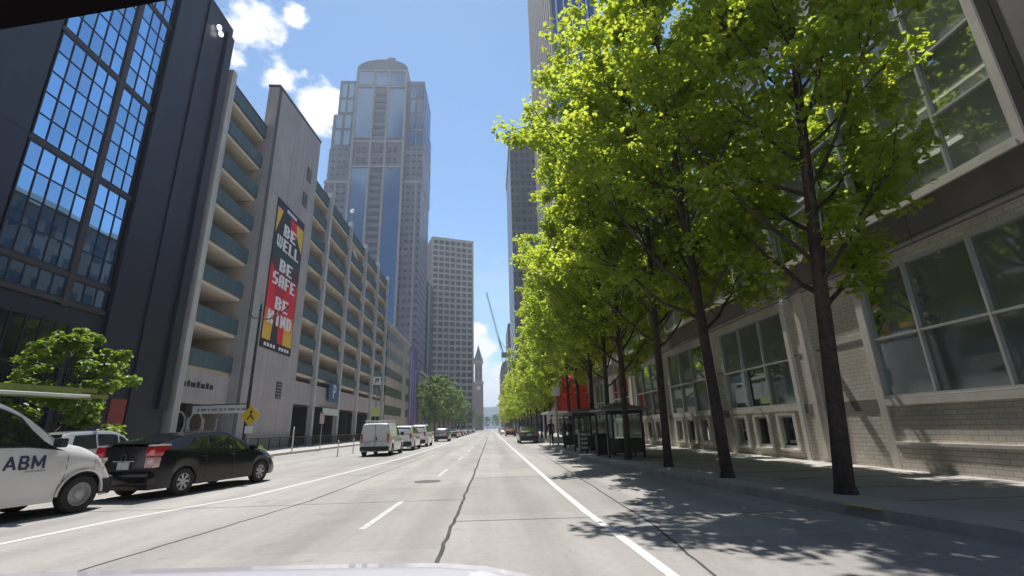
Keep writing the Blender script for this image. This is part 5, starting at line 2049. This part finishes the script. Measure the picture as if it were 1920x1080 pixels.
# ------------------------------------------------------------------ bus shelters and street furniture
M_SHROOF = mat('grey_shelter_roof', (0.20, 0.19, 0.195), 0.5, 0.15, 2)
M_SHPANEL = mat('dark_shelter_panel', (0.05, 0.048, 0.05), 0.5, 0.2, 3)
M_CLEARG = glass_mat('shelter_glass', (0.8, 0.85, 0.85), (0.3, 0.32, 0.32), 0.02, 0.08, 0.85)


def shelter(label, x0, x1, y0, y1, ze, zr, zb=0.14):
    s = thing('bus_shelter', label, 'bus shelter', ((x0 + x1) / 2, (y0 + y1) / 2, zb), 'bus shelters on the right pavement')
    q = MB()
    for x in (x0 + .12, (x0 + x1) / 2, x1 - .12):
        for y in (y0 + .12, y1 - .12):
            q.box(x - .04, x + .04, y - .04, y + .04, zb, ze)
    for y in (y0 + .12, y1 - .12):
        q.box(x0 + .16, x1 - .16, y - .025, y + .025, ze - .12, ze - .003)
    for x in (x0 + .12, x1 - .12):
        q.box(x - .025, x + .025, y0 + .16, y1 - .16, ze - .12, ze - .004)
    q.build('post', M_BLACKMETAL, s)
    cx, cy = (x0 + x1) / 2, (y0 + y1) / 2
    ov, dx, dy = 0.12, (x1 - x0) * .28, (y1 - y0) * .28
    q = MB()
    lo = [(x0 - ov, y0 - ov, ze), (x1 + ov, y0 - ov, ze), (x1 + ov, y1 + ov, ze), (x0 - ov, y1 + ov, ze)]
    l2 = [(p[0], p[1], ze + .07) for p in lo]
    zm = ze + (zr - ze) * .62
    mi = [(cx - dx, cy - dy, zm), (cx + dx, cy - dy, zm), (cx + dx, cy + dy, zm), (cx - dx, cy + dy, zm)]
    q.add(lo + l2 + mi, [(3, 2, 1, 0)] + [(i, (i + 1) % 4, 4 + (i + 1) % 4, 4 + i) for i in range(4)] + [(4 + i, 4 + (i + 1) % 4, 8 + (i + 1) % 4, 8 + i) for i in range(4)] + [(8, 9, 10, 11)])
    roof = q.build('roof', M_SHROOF, s)
    q = MB()
    m2 = [(cx + (p[0] - cx) * .92, cy + (p[1] - cy) * .92, zm + .002) for p in mi]
    tp = [(p[0], p[1], zm + .07) for p in m2]
    q.add(m2 + tp + [(cx - dx * .2, cy, zr), (cx + dx * .2, cy, zr)], [(0, 1, 5, 4), (1, 2, 6, 5), (2, 3, 7, 6), (3, 0, 4, 7), (4, 5, 9, 8), (5, 6, 9), (6, 7, 8, 9), (7, 4, 8)])
    q.build('roof_lantern', M_SHROOF, roof)
    q = MB()
    for x in (x0 + .12, cx):
        pass
    q.box(x0 + .17, cx - .05, y0 + .1, y0 + .14, zb + .18, zb + .72)
    q.box(cx + .05, x1 - .17, y0 + .1, y0 + .14, zb + .18, zb + .72)
    q.box(x1 - .14, x1 - .10, y0 + .17, y1 - .17, zb + .18, zb + .72)
    q.box(x0 + .17, cx - .05, y1 - .14, y1 - .1, zb + .18, zb + .72)
    q.build('panel', M_SHPANEL, s)
    q = MB()
    q.box(x0 + .17, cx - .05, y0 + .115, y0 + .125, zb + .74, ze - .14)
    q.box(cx + .05, x1 - .17, y0 + .115, y0 + .125, zb + .74, ze - .14)
    q.box(x1 - .125, x1 - .115, y0 + .17, y1 - .17, zb + .74, ze - .14)
    q.build('glass', M_CLEARG, s)
    q = MB()
    q.box(x1 - .55, x1 - .2, y0 + .4, y1 - .4, zb + .40, zb + .45)
    for y in (y0 + .5, y1 - .5):
        q.box(x1 - .4, x1 - .34, y - .03, y + .03, zb, zb + .399)
    q.build('bench', M_BLACKMETAL, s)
    return s


shelter('nearer bus shelter with a grey hipped roof and dark lower panels beside a tree trunk', 4.35, 5.95, 18.3, 20.4, 1.88, 2.22)
shelter('farther bus shelter with a pale-edged hipped roof, behind the litter bin', 4.05, 5.95, 24.0, 27.4, 1.98, 2.22)
sh3 = thing('bus_shelter', 'white framed flat-roofed shelter near the dark parked sedan, farthest of the shelters', 'bus shelter', (5.3, 39, 0.14), 'bus shelters on the right pavement')
M_WHFR = mat('white_shelter_frame', (0.55, 0.56, 0.54), 0.5, 0.1)
q = MB()
for x in (4.6, 6.2):
    for y in (37.2, 41.8):
        q.box(x - .05, x + .05, y - .05, y + .05, 0.14, 2.35)
q.box(4.6, 6.2, 37.18, 37.22, 1.95, 2.05)
q.build('post', M_WHFR, sh3)
MB().box(4.4, 6.45, 37.0, 42.0, 2.352, 2.5).build('roof', M_WHFR, sh3)
MB().box(6.22, 6.26, 37.3, 41.7, 0.4, 2.2).build('glass', M_CLEARG, sh3)

tb = thing('litter_bin', 'dark square litter bin on the kerb between the two hipped bus shelters', 'litter bin', (4.85, 21.0, 0.14))
MB().bbox(4.58, 5.10, 20.8, 21.35, 0.15, 0.93, 0.03).build('body', mat('dark_bin', (0.055, 0.05, 0.048), 0.6, 0.2), tb)
MB().bbox(4.55, 5.13, 20.77, 21.38, 0.935, 1.01, 0.03).build('lid', M_BLACKMETAL, tb)
nb = thing('newspaper_box', 'narrow dark newspaper rack with striped pale papers beside the litter bin', 'newspaper box', (4.3, 22.4, 0.14))
MB().bbox(4.05, 4.45, 22.1, 22.6, 0.25, 1.15, 0.03).build('body', M_SHPANEL, nb)
q = MB()
for i in range(4):
    q.box(4.1, 4.4, 22.085, 22.098, 0.35 + i * .19, 0.45 + i * .19)
q.build('paper', mat('newsprint', (0.5, 0.48, 0.46), 0.8, 0.2), nb)
q = MB()
for x in (4.1, 4.4):
    q.box(x - .03, x + .03, 22.15, 22.55, 0.14, 0.249)
q.build('leg', M_BLACKMETAL, nb)
gp = thing('pole', 'plain grey post at the kerb near the standing people', 'pole', (4.15, 30.0, 0.14))
MB().cyl(4.15, 30, 0.14, 4.2, 0.06, 10).build('shaft', M_GREYMETAL, gp)
MB().box(3.95, 4.4, 29.93, 29.95, 3.2, 3.75).build('sign_plate', mat('white_sign', (0.7, 0.7, 0.7), 0.5, 0.05), gp)


# ---- people
def person_mesh(seed, sit=False):
    J, E, Rr = [], [], []

    def j(p, r, parent=None):
        J.append(p)
        Rr.append(r)
        if parent is not None:
            E.append((parent, len(J) - 1))
        return len(J) - 1
    pel = j((0, 0, .95), (.15, .11))
    sp1 = j((0, 0, 1.12), (.135, .10), pel)
    ch = j((0, 0.01, 1.32), (.165, .11), sp1)
    nk0 = j((0, 0, 1.47), (.07, .07), ch)
    nk = j((0, 0.01, 1.53), (.05, .052), nk0)
    hd = j((0, 0.03, 1.62), (.078, .092), nk)
    j((0, 0.02, 1.70), (.066, .08), hd)
    j((0, 0.125, 1.605), (.014, .014), hd)      # nose
    for s in (-1, 1):
        shd = j((s * .17, 0, 1.43), (.062, .06), ch)
        el = j((s * .235, -.02, 1.16), (.045, .045), shd)
        wr = j((s * .235, .10, .93), (.03, .028), el)
        pm = j((s * .23, .135, .87), (.032, .016), wr)
        for f, (dx, L) in enumerate(((-.028, .07), (-.010, .085), (.009, .08), (.027, .062))):
            k = j((s * .23 + dx * .9, .155, .835), (.009, .009), pm)
            k2 = j((s * .23 + dx, .165, .835 - L * .5), (.0085, .0085), k)
            j((s * .23 + dx, .155, .835 - L), (.007, .007), k2)
        t1 = j((s * .23 - s * .045, .15, .865), (.011, .011), pm)
        j((s * .23 - s * .055, .165, .83), (.009, .009), t1)
        hp = j((s * .09, 0, .88), (.095, .095), pel)
        kn = j((s * .10, .03, .50), (.06, .062), hp)
        an = j((s * .105, -.02, .10), (.042, .045), kn)
        toe = j((s * .115, .13, .035), (.04, .032), an)
    me = bpy.data.meshes.new('body')
    me.from_pydata(J, E, [])
    o = bpy.data.objects.new('body', me)
    COL.objects.link(o)
    md = o.modifiers.new('skin', 'SKIN')
    if not me.skin_vertices:
        me.skin_vertices.new()
    for i, r in enumerate(Rr):
        me.skin_vertices[0].data[i].radius = r
    me.skin_vertices[0].data[0].use_root = True
    ss = o.modifiers.new('sub', 'SUBSURF')
    ss.levels = ss.render_levels = 1
    dg = bpy.context.evaluated_depsgraph_get()
    me2 = bpy.data.meshes.new_from_object(o.evaluated_get(dg))
    bpy.data.objects.remove(o)
    return me2


PM = person_mesh(1)
M_SKIN = mat('skin', (0.42, 0.27, 0.20), 0.6, 0.05)
M_HAIR = mat('dark_hair', (0.02, 0.015, 0.012), 0.6, 0.2, 20)
GPE = 'people waiting by the bus stop'


def person(label, x, y, head, top, leg, sc=1.0):
    p = thing('person', label, 'person', (x, y, 0.14), GPE, R(-head), True)
    p.scale = (sc, sc, sc)
    me = PM.copy()
    me.materials.clear()
    for m in (top, leg, M_SKIN, MATS['black_metal']):
        me.materials.append(m)
    for f in me.polygons:
        c = f.center
        k = 0
        if c.z > 1.49 or (c.z < .915 and abs(c.x) > .175 and c.z > .70):
            k = 2
        elif c.z < .12:
            k = 3
        elif c.z < .98 and abs(c.x) < .2:
            k = 1
        f.material_index = k
    me.shade_smooth()
    b = bpy.data.objects.new('body', me)
    COL.objects.link(b)
    b.parent = p
    h = MB()
    n = 10
    P = []
    for i in range(7):
        a = math.pi / 2 * i / 6
        row = []
        for q in range(n + 1):
            t = 2 * math.pi * q / n
            rr = math.cos(a)
            row.append((0.088 * rr * math.sin(t), 0.012 + 0.102 * rr * math.cos(t) - (0.02 if math.cos(t) > 0.3 else 0), 1.66 + 0.095 * math.sin(a) - (0.10 * (1 - i / 6) if math.cos(t) < 0.2 else 0)))
        P.append(row)
    h.grid(P)
    hh = h.build('hair', M_HAIR, None, 60)
    hh.parent = p
    fc = MB()
    for s in (-1, 1):
        fc.bbox(s * .032 - .011, s * .032 + .011, .108, .118, 1.625, 1.637, .003)
    fc.bbox(-.024, .024, .106, .113, 1.555, 1.563, .002)
    e = fc.build('face', M_HAIR, None)
    e.parent = p
    ear = MB()
    for s in (-1, 1):
        ear.bbox(s * .085 - .01, s * .085 + .01, .0, .035, 1.595, 1.655, .006)
    e = ear.build('ears', M_SKIN, None)
    e.parent = p
    return p


M_NAVYC = mat('navy_cloth', (0.03, 0.035, 0.065), 0.9, 0.15, 8)
M_BLACKC = mat('black_cloth', (0.016, 0.016, 0.02), 0.9, 0.15, 8)
M_GREYC = mat('grey_cloth', (0.14, 0.13, 0.14), 0.9, 0.15, 8)
p1 = person('person in black jacket and dark trousers standing beside the grey kerb post', 3.98, 32.0, 200, M_BLACKC, M_BLACKC, 0.95)
person('person in navy jacket standing just left of the farther hipped bus shelter', 4.35, 28.6, 250, M_NAVYC, M_BLACKC, 0.97)
person('person in navy coat and grey trousers waiting at the end of the farther hipped shelter', 4.75, 28.9, 150, M_NAVYC, M_GREYC, 0.93)
bg = thing('shopping_bag', 'white carrier bag held by the person in black by the grey post', 'bag', (3.76, 31.86, 0.5))
MB().bbox(3.66, 3.88, 31.78, 31.9, 0.36, 0.80, 0.03).build('body', mat('white_plastic', (0.75, 0.75, 0.75), 0.5, 0.05), bg)
MB().tube([(3.70, 31.84, 0.79), (3.74, 31.84, 0.93), (3.80, 31.84, 0.93), (3.84, 31.84, 0.79)], 0.008, 5).build('handle', MATS['white_plastic'], bg)

# ---- left street furniture
M_POLE = mat('dark_bronze_pole', (0.035, 0.032, 0.033), 0.5, 0.2, 5)
M_SIGNW = mat('white_sign_face', (0.62, 0.64, 0.64), 0.5, 0.08, 3)
sl = thing('street_lamp', 'dark bronze lamp post with two curled bracket arms in front of the banner tower', 'street lamp', (-13.2 - 1.1, 27.9, 0.14))
lx = -14.3
ly = 28.9
q = MB()
q.lathe([(0.20, 0.14), (0.20, 0.5), (0.13, 0.65), (0.10, 1.0), (0.075, 6.5), (0.06, 8.75), (0.10, 8.8), (0.05, 8.95), (0.07, 9.05), (0.001, 9.35)], 14, 'z', (lx, ly, 0))
q.build('post', M_POLE, sl, 40)
for sd in (-1, 1):
    q = MB()
    q.tube([(lx, ly, 8.35), (lx + sd * .3, ly + sd * .25, 8.30), (lx + sd * .6, ly + sd * .5, 8.45), (lx + sd * 1.0, ly + sd * .85, 8.95), (lx + sd * 1.25, ly + sd * 1.05, 9.35)] if sd > 0 else
           [(lx, ly, 8.35), (lx - .25, ly - .2, 8.28), (lx - .45, ly - .35, 8.45), (lx - .5, ly - .4, 8.75)], 0.04, 7)
    q.build('bracket_arm', M_POLE, sl, 40)
ys = thing('warning_sign', 'round-cornered yellow warning sign on the lamp post by the garage entrance', 'road sign', (-13.75, 28.2, 2.3))
q = MB()
cx_, cz_ = -13.72, 2.42
q.prism([(cx_ - .55, cz_), (cx_ - .48, cz_ - .09), (cx_ - .09, cz_ - .48), (cx_, cz_ - .55), (cx_ + .09, cz_ - .48), (cx_ + .48, cz_ - .09), (cx_ + .55, cz_), (cx_ + .48, cz_ + .09), (cx_ + .09, cz_ + .48), (cx_, cz_ + .55), (cx_ - .09, cz_ + .48), (cx_ - .48, cz_ + .09)], 'y', 28.14, 28.17)
q.build('plate', mat('yellow_sign_face', (0.62, 0.42, 0.03), 0.5, 0.1, 3), ys)
q = MB()
q.bar((cx_ - .18, 28.135, cz_ - .22), (cx_ + .05, 28.135, cz_ + .05), .07, .006, (0, 1, 0)).bar((cx_ + .2, 28.135, cz_ - .22), (cx_ - .02, 28.135, cz_ + .05), .07, .006, (0, 1, 0))
q.lathe([(0.001, 28.132), (.075, 28.132), (.075, 28.139)], 12, 'y', (cx_ + .02, 0, cz_ + .2))
q.build('symbol', M_BLACKMETAL, ys)
MB().cyl(cx_, 28.22, 0.14, 2.9, 0.035, 8).build('post', M_GREYMETAL, ys)
MB().box(cx_ - .22, cx_ + .22, 28.14, 28.165, 1.45, 1.85).build('sub_plate', M_SIGNW, ys)
ns = thing('garage_sign', 'long white blade sign hanging over the garage entrance beside the yellow sign', 'sign', (-14.6, 27.4, 3))
q = MB()
q.bbox(-17.4, -14.38, 28.78, 28.86, 2.62, 3.07, 0.02)
q.build('board', M_SIGNW, ns)
q = MB()
x = -17.1
for w in (.12, .3, .1, .35, .2, .14, .4, .16, .3):
    q.box(x, x + w, 28.768, 28.778, 2.76, 2.9)
    x += w + .09
q.build('lettering', mat('grey_sign_ink', (0.25, 0.27, 0.28), 0.6, 0.1), ns)
q = MB()
q.bar((-14.3, 28.82, 3.12), (-17.3, 28.82, 3.12), .05, .05)
q.build('bracket', M_POLE, ns)
cf = thing('banner_flag', 'small white side banner fixed to the lamp post above the white blade sign', 'flag', (-14.5, 28.9, 3.2))
q = MB()
q.prism([(-14.62, 3.2), (-14.40, 3.2), (-14.40, 4.25), (-14.52, 4.15), (-14.62, 3.6)], 'y', 28.90, 28.92)
q.build('cloth', M_SIGNW, cf)

# parking sign on the garage
ps = thing('parking_sign', 'blue panel with a white letter P on the garage wall above the bike lane', 'sign', (XL + 0.4, 61, 5.6))
MB().box(XL + 0.36, XL + 0.42, 58.6, 62.4, 5.0, 7.3).build('board', mat('blue_sign_face', (0.05, 0.11, 0.24), 0.5, 0.15, 2), ps)
t = text_mb('P', 2.4, 0.01, 0.03)
place(t, (XL + 0.44, 60.5, 6.15), (0, 1, 0), (0, 0, 1))
t.build('lettering', M_SIGNW, ps)
MB().box(XL + 0.36, XL + 0.42, 57.0, 62.6, 3.4, 4.2).build('lower_board', M_SIGNW, ps)

sp3 = thing('road_sign', 'tall grey pole with white sign above and lime sign below, by the white van', 'road sign', (-13.0, 52, 0))
sx, sy = -13.0, 55.0
MB().cyl(sx, sy, 0.0, 8.2, 0.06, 8).build('post', M_GREYMETAL, sp3)
MB().bbox(sx - .42, sx + .42, sy - .1, sy - .07, 6.5, 7.4, .02).build('plate', M_SIGNW, sp3)
q = MB()
q.prism([(sx - .2, 6.7), (sx - .07, 6.7), (sx - .07, 7.05), (sx - .2, 7.05)], 'y', sy - .11, sy - .102).prism([(sx - .2, 7.06), (sx + .2, 7.06), (sx + .2, 7.2), (sx - .2, 7.2)], 'y', sy - .11, sy - .102).prism([(sx + .07, 6.85), (sx + .2, 6.85), (sx + .2, 7.05), (sx + .07, 7.05)], 'y', sy - .11, sy - .102)
q.build('symbol', M_BLACKMETAL, sp3)
MB().bbox(sx - .55, sx + .5, sy - .1, sy - .07, 3.0, 3.95, .02).build('lower_plate', mat('lime_sign_face', (0.45, 0.50, 0.16), 0.5, 0.15, 3), sp3)
for x, y, lab in ((-13.9, 40.5, 'slim pole with a small pale plate left of the white van'),):
    s = thing('road_sign', lab, 'road sign', (x, y, 0.14), 'pavement sign poles')
    MB().cyl(x, y, 0.14, 3.0, 0.035, 8).build('post', M_GREYMETAL, s)
    MB().box(x - .18, x + .18, y - .06, y - .04, 2.1, 2.95).build('plate', mat('pinkish_sign_face', (0.55, 0.45, 0.45), 0.5, 0.1), s)
s = thing('bollard', 'slim pale post at the left kerb halfway to the white van', 'bollard', (-14.4, 36.2, 0.14))
MB().cyl(-14.4, 36.2, 0.14, 1.75, 0.05, 8).build('shaft', M_SIGNW, s)
MB().lathe([(0.06, 1.752), (0.06, 1.80), (0.001, 1.84)], 10, 'z', (-14.4, 36.2, 0)).build('cap', M_GREYMETAL, s)
GD = 'flexible bike lane posts'
proto = None
for i, (x, y) in enumerate(((-9.15, 29.8), (-9.3, 33.6), (-9.2, 38.5), (-9.2, 44.0), (-9.2, 50))):
    if proto is None:
        proto = thing('lane_post', 'slim white flexible post on the bike lane line nearest the camera', 'post', (x, y, 0), GD, 0, True)
        MB().lathe([(0.10, 0.0), (0.10, 0.03), (0.04, 0.05), (0.035, 0.9), (0.001, 0.93)], 10, 'z').build('tube', mat('white_flex_post', (0.7, 0.7, 0.7), 0.6, 0.1), proto, 40)
        MB().lathe([(0.037, 0.68), (0.037, 0.78)], 10, 'z').build('reflector_band', mat('silver_band', (0.4, 0.4, 0.42), 0.3, 0.05), proto, 40)
    else:
        c = copy_tree(proto)
        c.location = (x, y, 0)
        c['label'] = 'slim white flexible post beside the left parked row, beyond the first' if i < 4 else 'farthest slim white flexible post beside the left parked row'
d = MB()
for y in range(6, 60, 3):
    d.box(-9.25, -9.15, y, y + 1.6, 0.002, 0.005)
d.box(-10.9, -10.8, 4, 90, 0.002, 0.0045)
struct('road_marking_bike_lane', d, M_WORN)

# railing and dark hedge line before the garage
rl_ = thing('railing', 'dark metal railing along the foot of the parking garage', 'railing', (-18.6, 60, 0.14))
q = MB()
q.box(-18.65, -18.6, 38, 90, 1.05, 1.12).box(-18.65, -18.6, 38, 90, 0.28, 0.33)
for y in range(38, 91, 2):
    q.box(-18.66, -18.59, y - .03, y + .03, 0.14, 1.049)
q.build('rail', M_BLACKMETAL, rl_)
q = MB()
for i in range(346):
    y = 38.1 + i * .15
    q.box(-18.635, -18.615, y - .01, y + .01, 0.331, 1.049)
q.build('baluster', M_BLACKMETAL, rl_)

rdisc = thing('dark_road_disc', 'dark flat round disc on the road beside the lane dashes', 'manhole cover', (-1.75, 13.8, 0))  # flat dark disc with a narrow dark rim, laid on the road
MB().lathe([(0.001, 0.012), (0.28, 0.012), (0.31, 0.006)], 24, 'z', (-1.75, 13.8, 0)).build('lid', mat('dark_disc_grey', (0.07, 0.065, 0.065), 0.7, 0.3, 12), rdisc)  # the flat dark disc
MB().lathe([(0.315, 0.010), (0.36, 0.008), (0.37, 0.003)], 24, 'z', (-1.75, 13.8, 0)).build('frame', MATS['dark_disc_grey'], rdisc)  # narrow dark rim of the disc
# ------------------------------------------------------------------ camera
cd = bpy.data.cameras.new('camera')
cam = bpy.data.objects.new('camera', cd)
COL.objects.link(cam)
rt_ = Vector((0.99867302, -0.04383068, -0.02703837))
fw_ = Vector((0.04977578, 0.95620904, 0.28842094))
up_ = Vector((0.01321265, -0.28938406, 0.95712188))
m = Matrix(((rt_.x, up_.x, -fw_.x, 0), (rt_.y, up_.y, -fw_.y, 0), (rt_.z, up_.z, -fw_.z, 1.35), (0, 0, 0, 1)))
cam.matrix_world = m
cd.sensor_width = 36
cd.lens = 36 / 1.92 / 1.14996871
cd.clip_start = 0.05
cd.clip_end = 6000
SC.camera = cam

# ------------------------------------------------------------------ light
SUN_EL, SUN_AZ = 63.0, -10.0          # azimuth: degrees clockwise from straight up the street
sd_ = Vector((math.sin(R(SUN_AZ)) * math.cos(R(SUN_EL)), math.cos(R(SUN_AZ)) * math.cos(R(SUN_EL)), math.sin(R(SUN_EL))))
sl_ = bpy.data.lights.new('sun', 'SUN')
sl_.energy = 5.0
sl_.angle = R(0.53)
sl_.color = (1.0, 0.955, 0.89)
so_ = bpy.data.objects.new('sun', sl_)
COL.objects.link(so_)
so_.rotation_euler = sd_.to_track_quat('Z', 'Y').to_euler()

W = bpy.data.worlds.new('World')
SC.world = W
W.use_nodes = True
nt = W.node_tree
N, L = nt.nodes, nt.links
bgn = N['Background']
sky = N.new('ShaderNodeTexSky')
sky.sky_type = 'NISHITA'
sky.sun_disc = False
sky.sun_elevation = R(SUN_EL)
sky.sun_rotation = R(SUN_AZ)
sky.air_density = 1.0
sky.dust_density = 0.1
sky.ozone_density = 3.0
bgn.inputs['Strength'].default_value = 0.105
tc = N.new('ShaderNodeTexCoord')


def wmath(op, a, b=0.0, c=None):
    n = N.new('ShaderNodeMath')
    n.operation = op
    for i, q in enumerate((a, b) if c is None else (a, b, c)):
        if isinstance(q, (int, float)):
            n.inputs[i].default_value = q
        else:
            L.new(q, n.inputs[i])
    return n.outputs[0]


# clouds: lumps of noise gathered round a few directions
mp = N.new('ShaderNodeMapping')
mp.inputs['Scale'].default_value = (1.0, 1.0, 1.6)
L.new(tc.outputs['Generated'], mp.inputs['Vector'])
nz = N.new('ShaderNodeTexNoise')
nz.inputs['Scale'].default_value = 11.0
nz.inputs['Detail'].default_value = 9
nz.inputs['Roughness'].default_value = 0.60
L.new(mp.outputs[0], nz.inputs['Vector'])
nz2 = N.new('ShaderNodeTexNoise')
nz2.inputs['Scale'].default_value = 3.2
nz2.inputs['Detail'].default_value = 7
nz2.inputs['Roughness'].default_value = 0.6
L.new(mp.outputs[0], nz2.inputs['Vector'])
tot = None
for d, r, k in (((-0.395, 0.634, 0.664), 0.085, 0.78), ((-0.326, 0.645, 0.691), 0.04, 0.6), ((-0.366, 0.695, 0.619), 0.06, 0.58), ((-0.306, 0.757, 0.578), 0.075, 0.85),
                ((-0.43, 0.664, 0.612), 0.04, 0.75), ((-0.015, 0.986, 0.167), 0.05, 0.85), ((0.02, 0.997, 0.075), 0.10, 0.95), ((-0.02, 0.979, 0.201), 0.04, 0.7), ((-0.06, 0.994, 0.09), 0.09, 0.9),
                ((0.7, 0.3, 0.55), 0.25, 0.9), ((-0.3, -0.6, 0.5), 0.35, 1.0), ((0.55, -0.5, 0.6), 0.3, 0.9), ((0.85, 0.1, 0.35), 0.25, 0.9)):
    dv = Vector(d).normalized()
    vd = N.new('ShaderNodeVectorMath')
    vd.operation = 'DISTANCE'
    nv = N.new('ShaderNodeVectorMath')
    nv.operation = 'NORMALIZE'
    L.new(tc.outputs['Generated'], nv.inputs[0])
    L.new(nv.outputs['Vector'], vd.inputs[0])
    vd.inputs[1].default_value = dv
    q = wmath('MULTIPLY', wmath('MAXIMUM', wmath('SUBTRACT', 1.0, wmath('DIVIDE', vd.outputs['Value'], r)), 0.0), k)
    tot = q if tot is None else wmath('MAXIMUM', tot, q)
cl_ = wmath('ADD', wmath('MULTIPLY', tot, 0.85), wmath('MULTIPLY', wmath('SUBTRACT', nz.outputs['Fac'], 0.5), 1.5))
mr = N.new('ShaderNodeMapRange')
mr.interpolation_type = 'SMOOTHSTEP'
mr.inputs['From Min'].default_value = 0.24
mr.inputs['From Max'].default_value = 0.50
L.new(cl_, mr.inputs['Value'])
gate = N.new('ShaderNodeMapRange')
gate.inputs['From Min'].default_value = 0.0
gate.inputs['From Max'].default_value = 0.15
L.new(tot, gate.inputs['Value'])
# thin veil over the rest of the sky
veil = N.new('ShaderNodeMapRange')
veil.interpolation_type = 'SMOOTHSTEP'
veil.inputs['From Min'].default_value = 0.5
veil.inputs['From Max'].default_value = 0.85
veil.inputs['To Max'].default_value = 0.30
L.new(nz2.outputs['Fac'], veil.inputs['Value'])
al = wmath('MAXIMUM', wmath('MULTIPLY', mr.outputs['Result'], gate.outputs['Result']), veil.outputs['Result'])
mx = N.new('ShaderNodeMix')
mx.data_type = 'RGBA'
L.new(al, mx.inputs['Factor'])
tint = N.new('ShaderNodeMix')
tint.data_type = 'RGBA'
tint.blend_type = 'MULTIPLY'
tint.inputs['Factor'].default_value = 1.0
tint.inputs['B'].default_value = (0.90, 1.10, 1.17, 1)
L.new(sky.outputs['Color'], tint.inputs['A'])
L.new(tint.outputs['Result'], mx.inputs['A'])
mx.inputs['B'].default_value = (8.5, 8.5, 8.8, 1)
L.new(mx.outputs['Result'], bgn.inputs['Color'])

SC.view_settings.view_transform = 'Standard'
SC.view_settings.look = 'None'
SC.view_settings.exposure = 0.38
SC.view_settings.gamma = 1.0
SC.view_settings.use_curve_mapping = False
SC.cycles.max_bounces = 8
SC.cycles.diffuse_bounces = 4
SC.cycles.transparent_max_bounces = 12
SC.cycles.transmission_bounces = 4
SC.cycles.use_denoising = True
SC.cycles.caustics_reflective = False

# thin summer haze over the whole street
hz = MB().box(-2650, 2650, -90, 4250, -1.02, 262)
hm = bpy.data.materials.new('haze')
nt, N, L = nodes_of(hm)
N.remove(N['Principled BSDF'])
pv = N.new('ShaderNodeVolumePrincipled')
pv.inputs['Color'].default_value = (0.82, 0.92, 1.0, 1)
pv.inputs['Density'].default_value = 0.0004
pv.inputs['Anisotropy'].default_value = 0.3
L.new(pv.outputs[0], N['Material Output'].inputs['Volume'])
ho = hz.build('haze', hm)
tag(ho, 'thin pale haze filling the street', None, None, 'stuff')
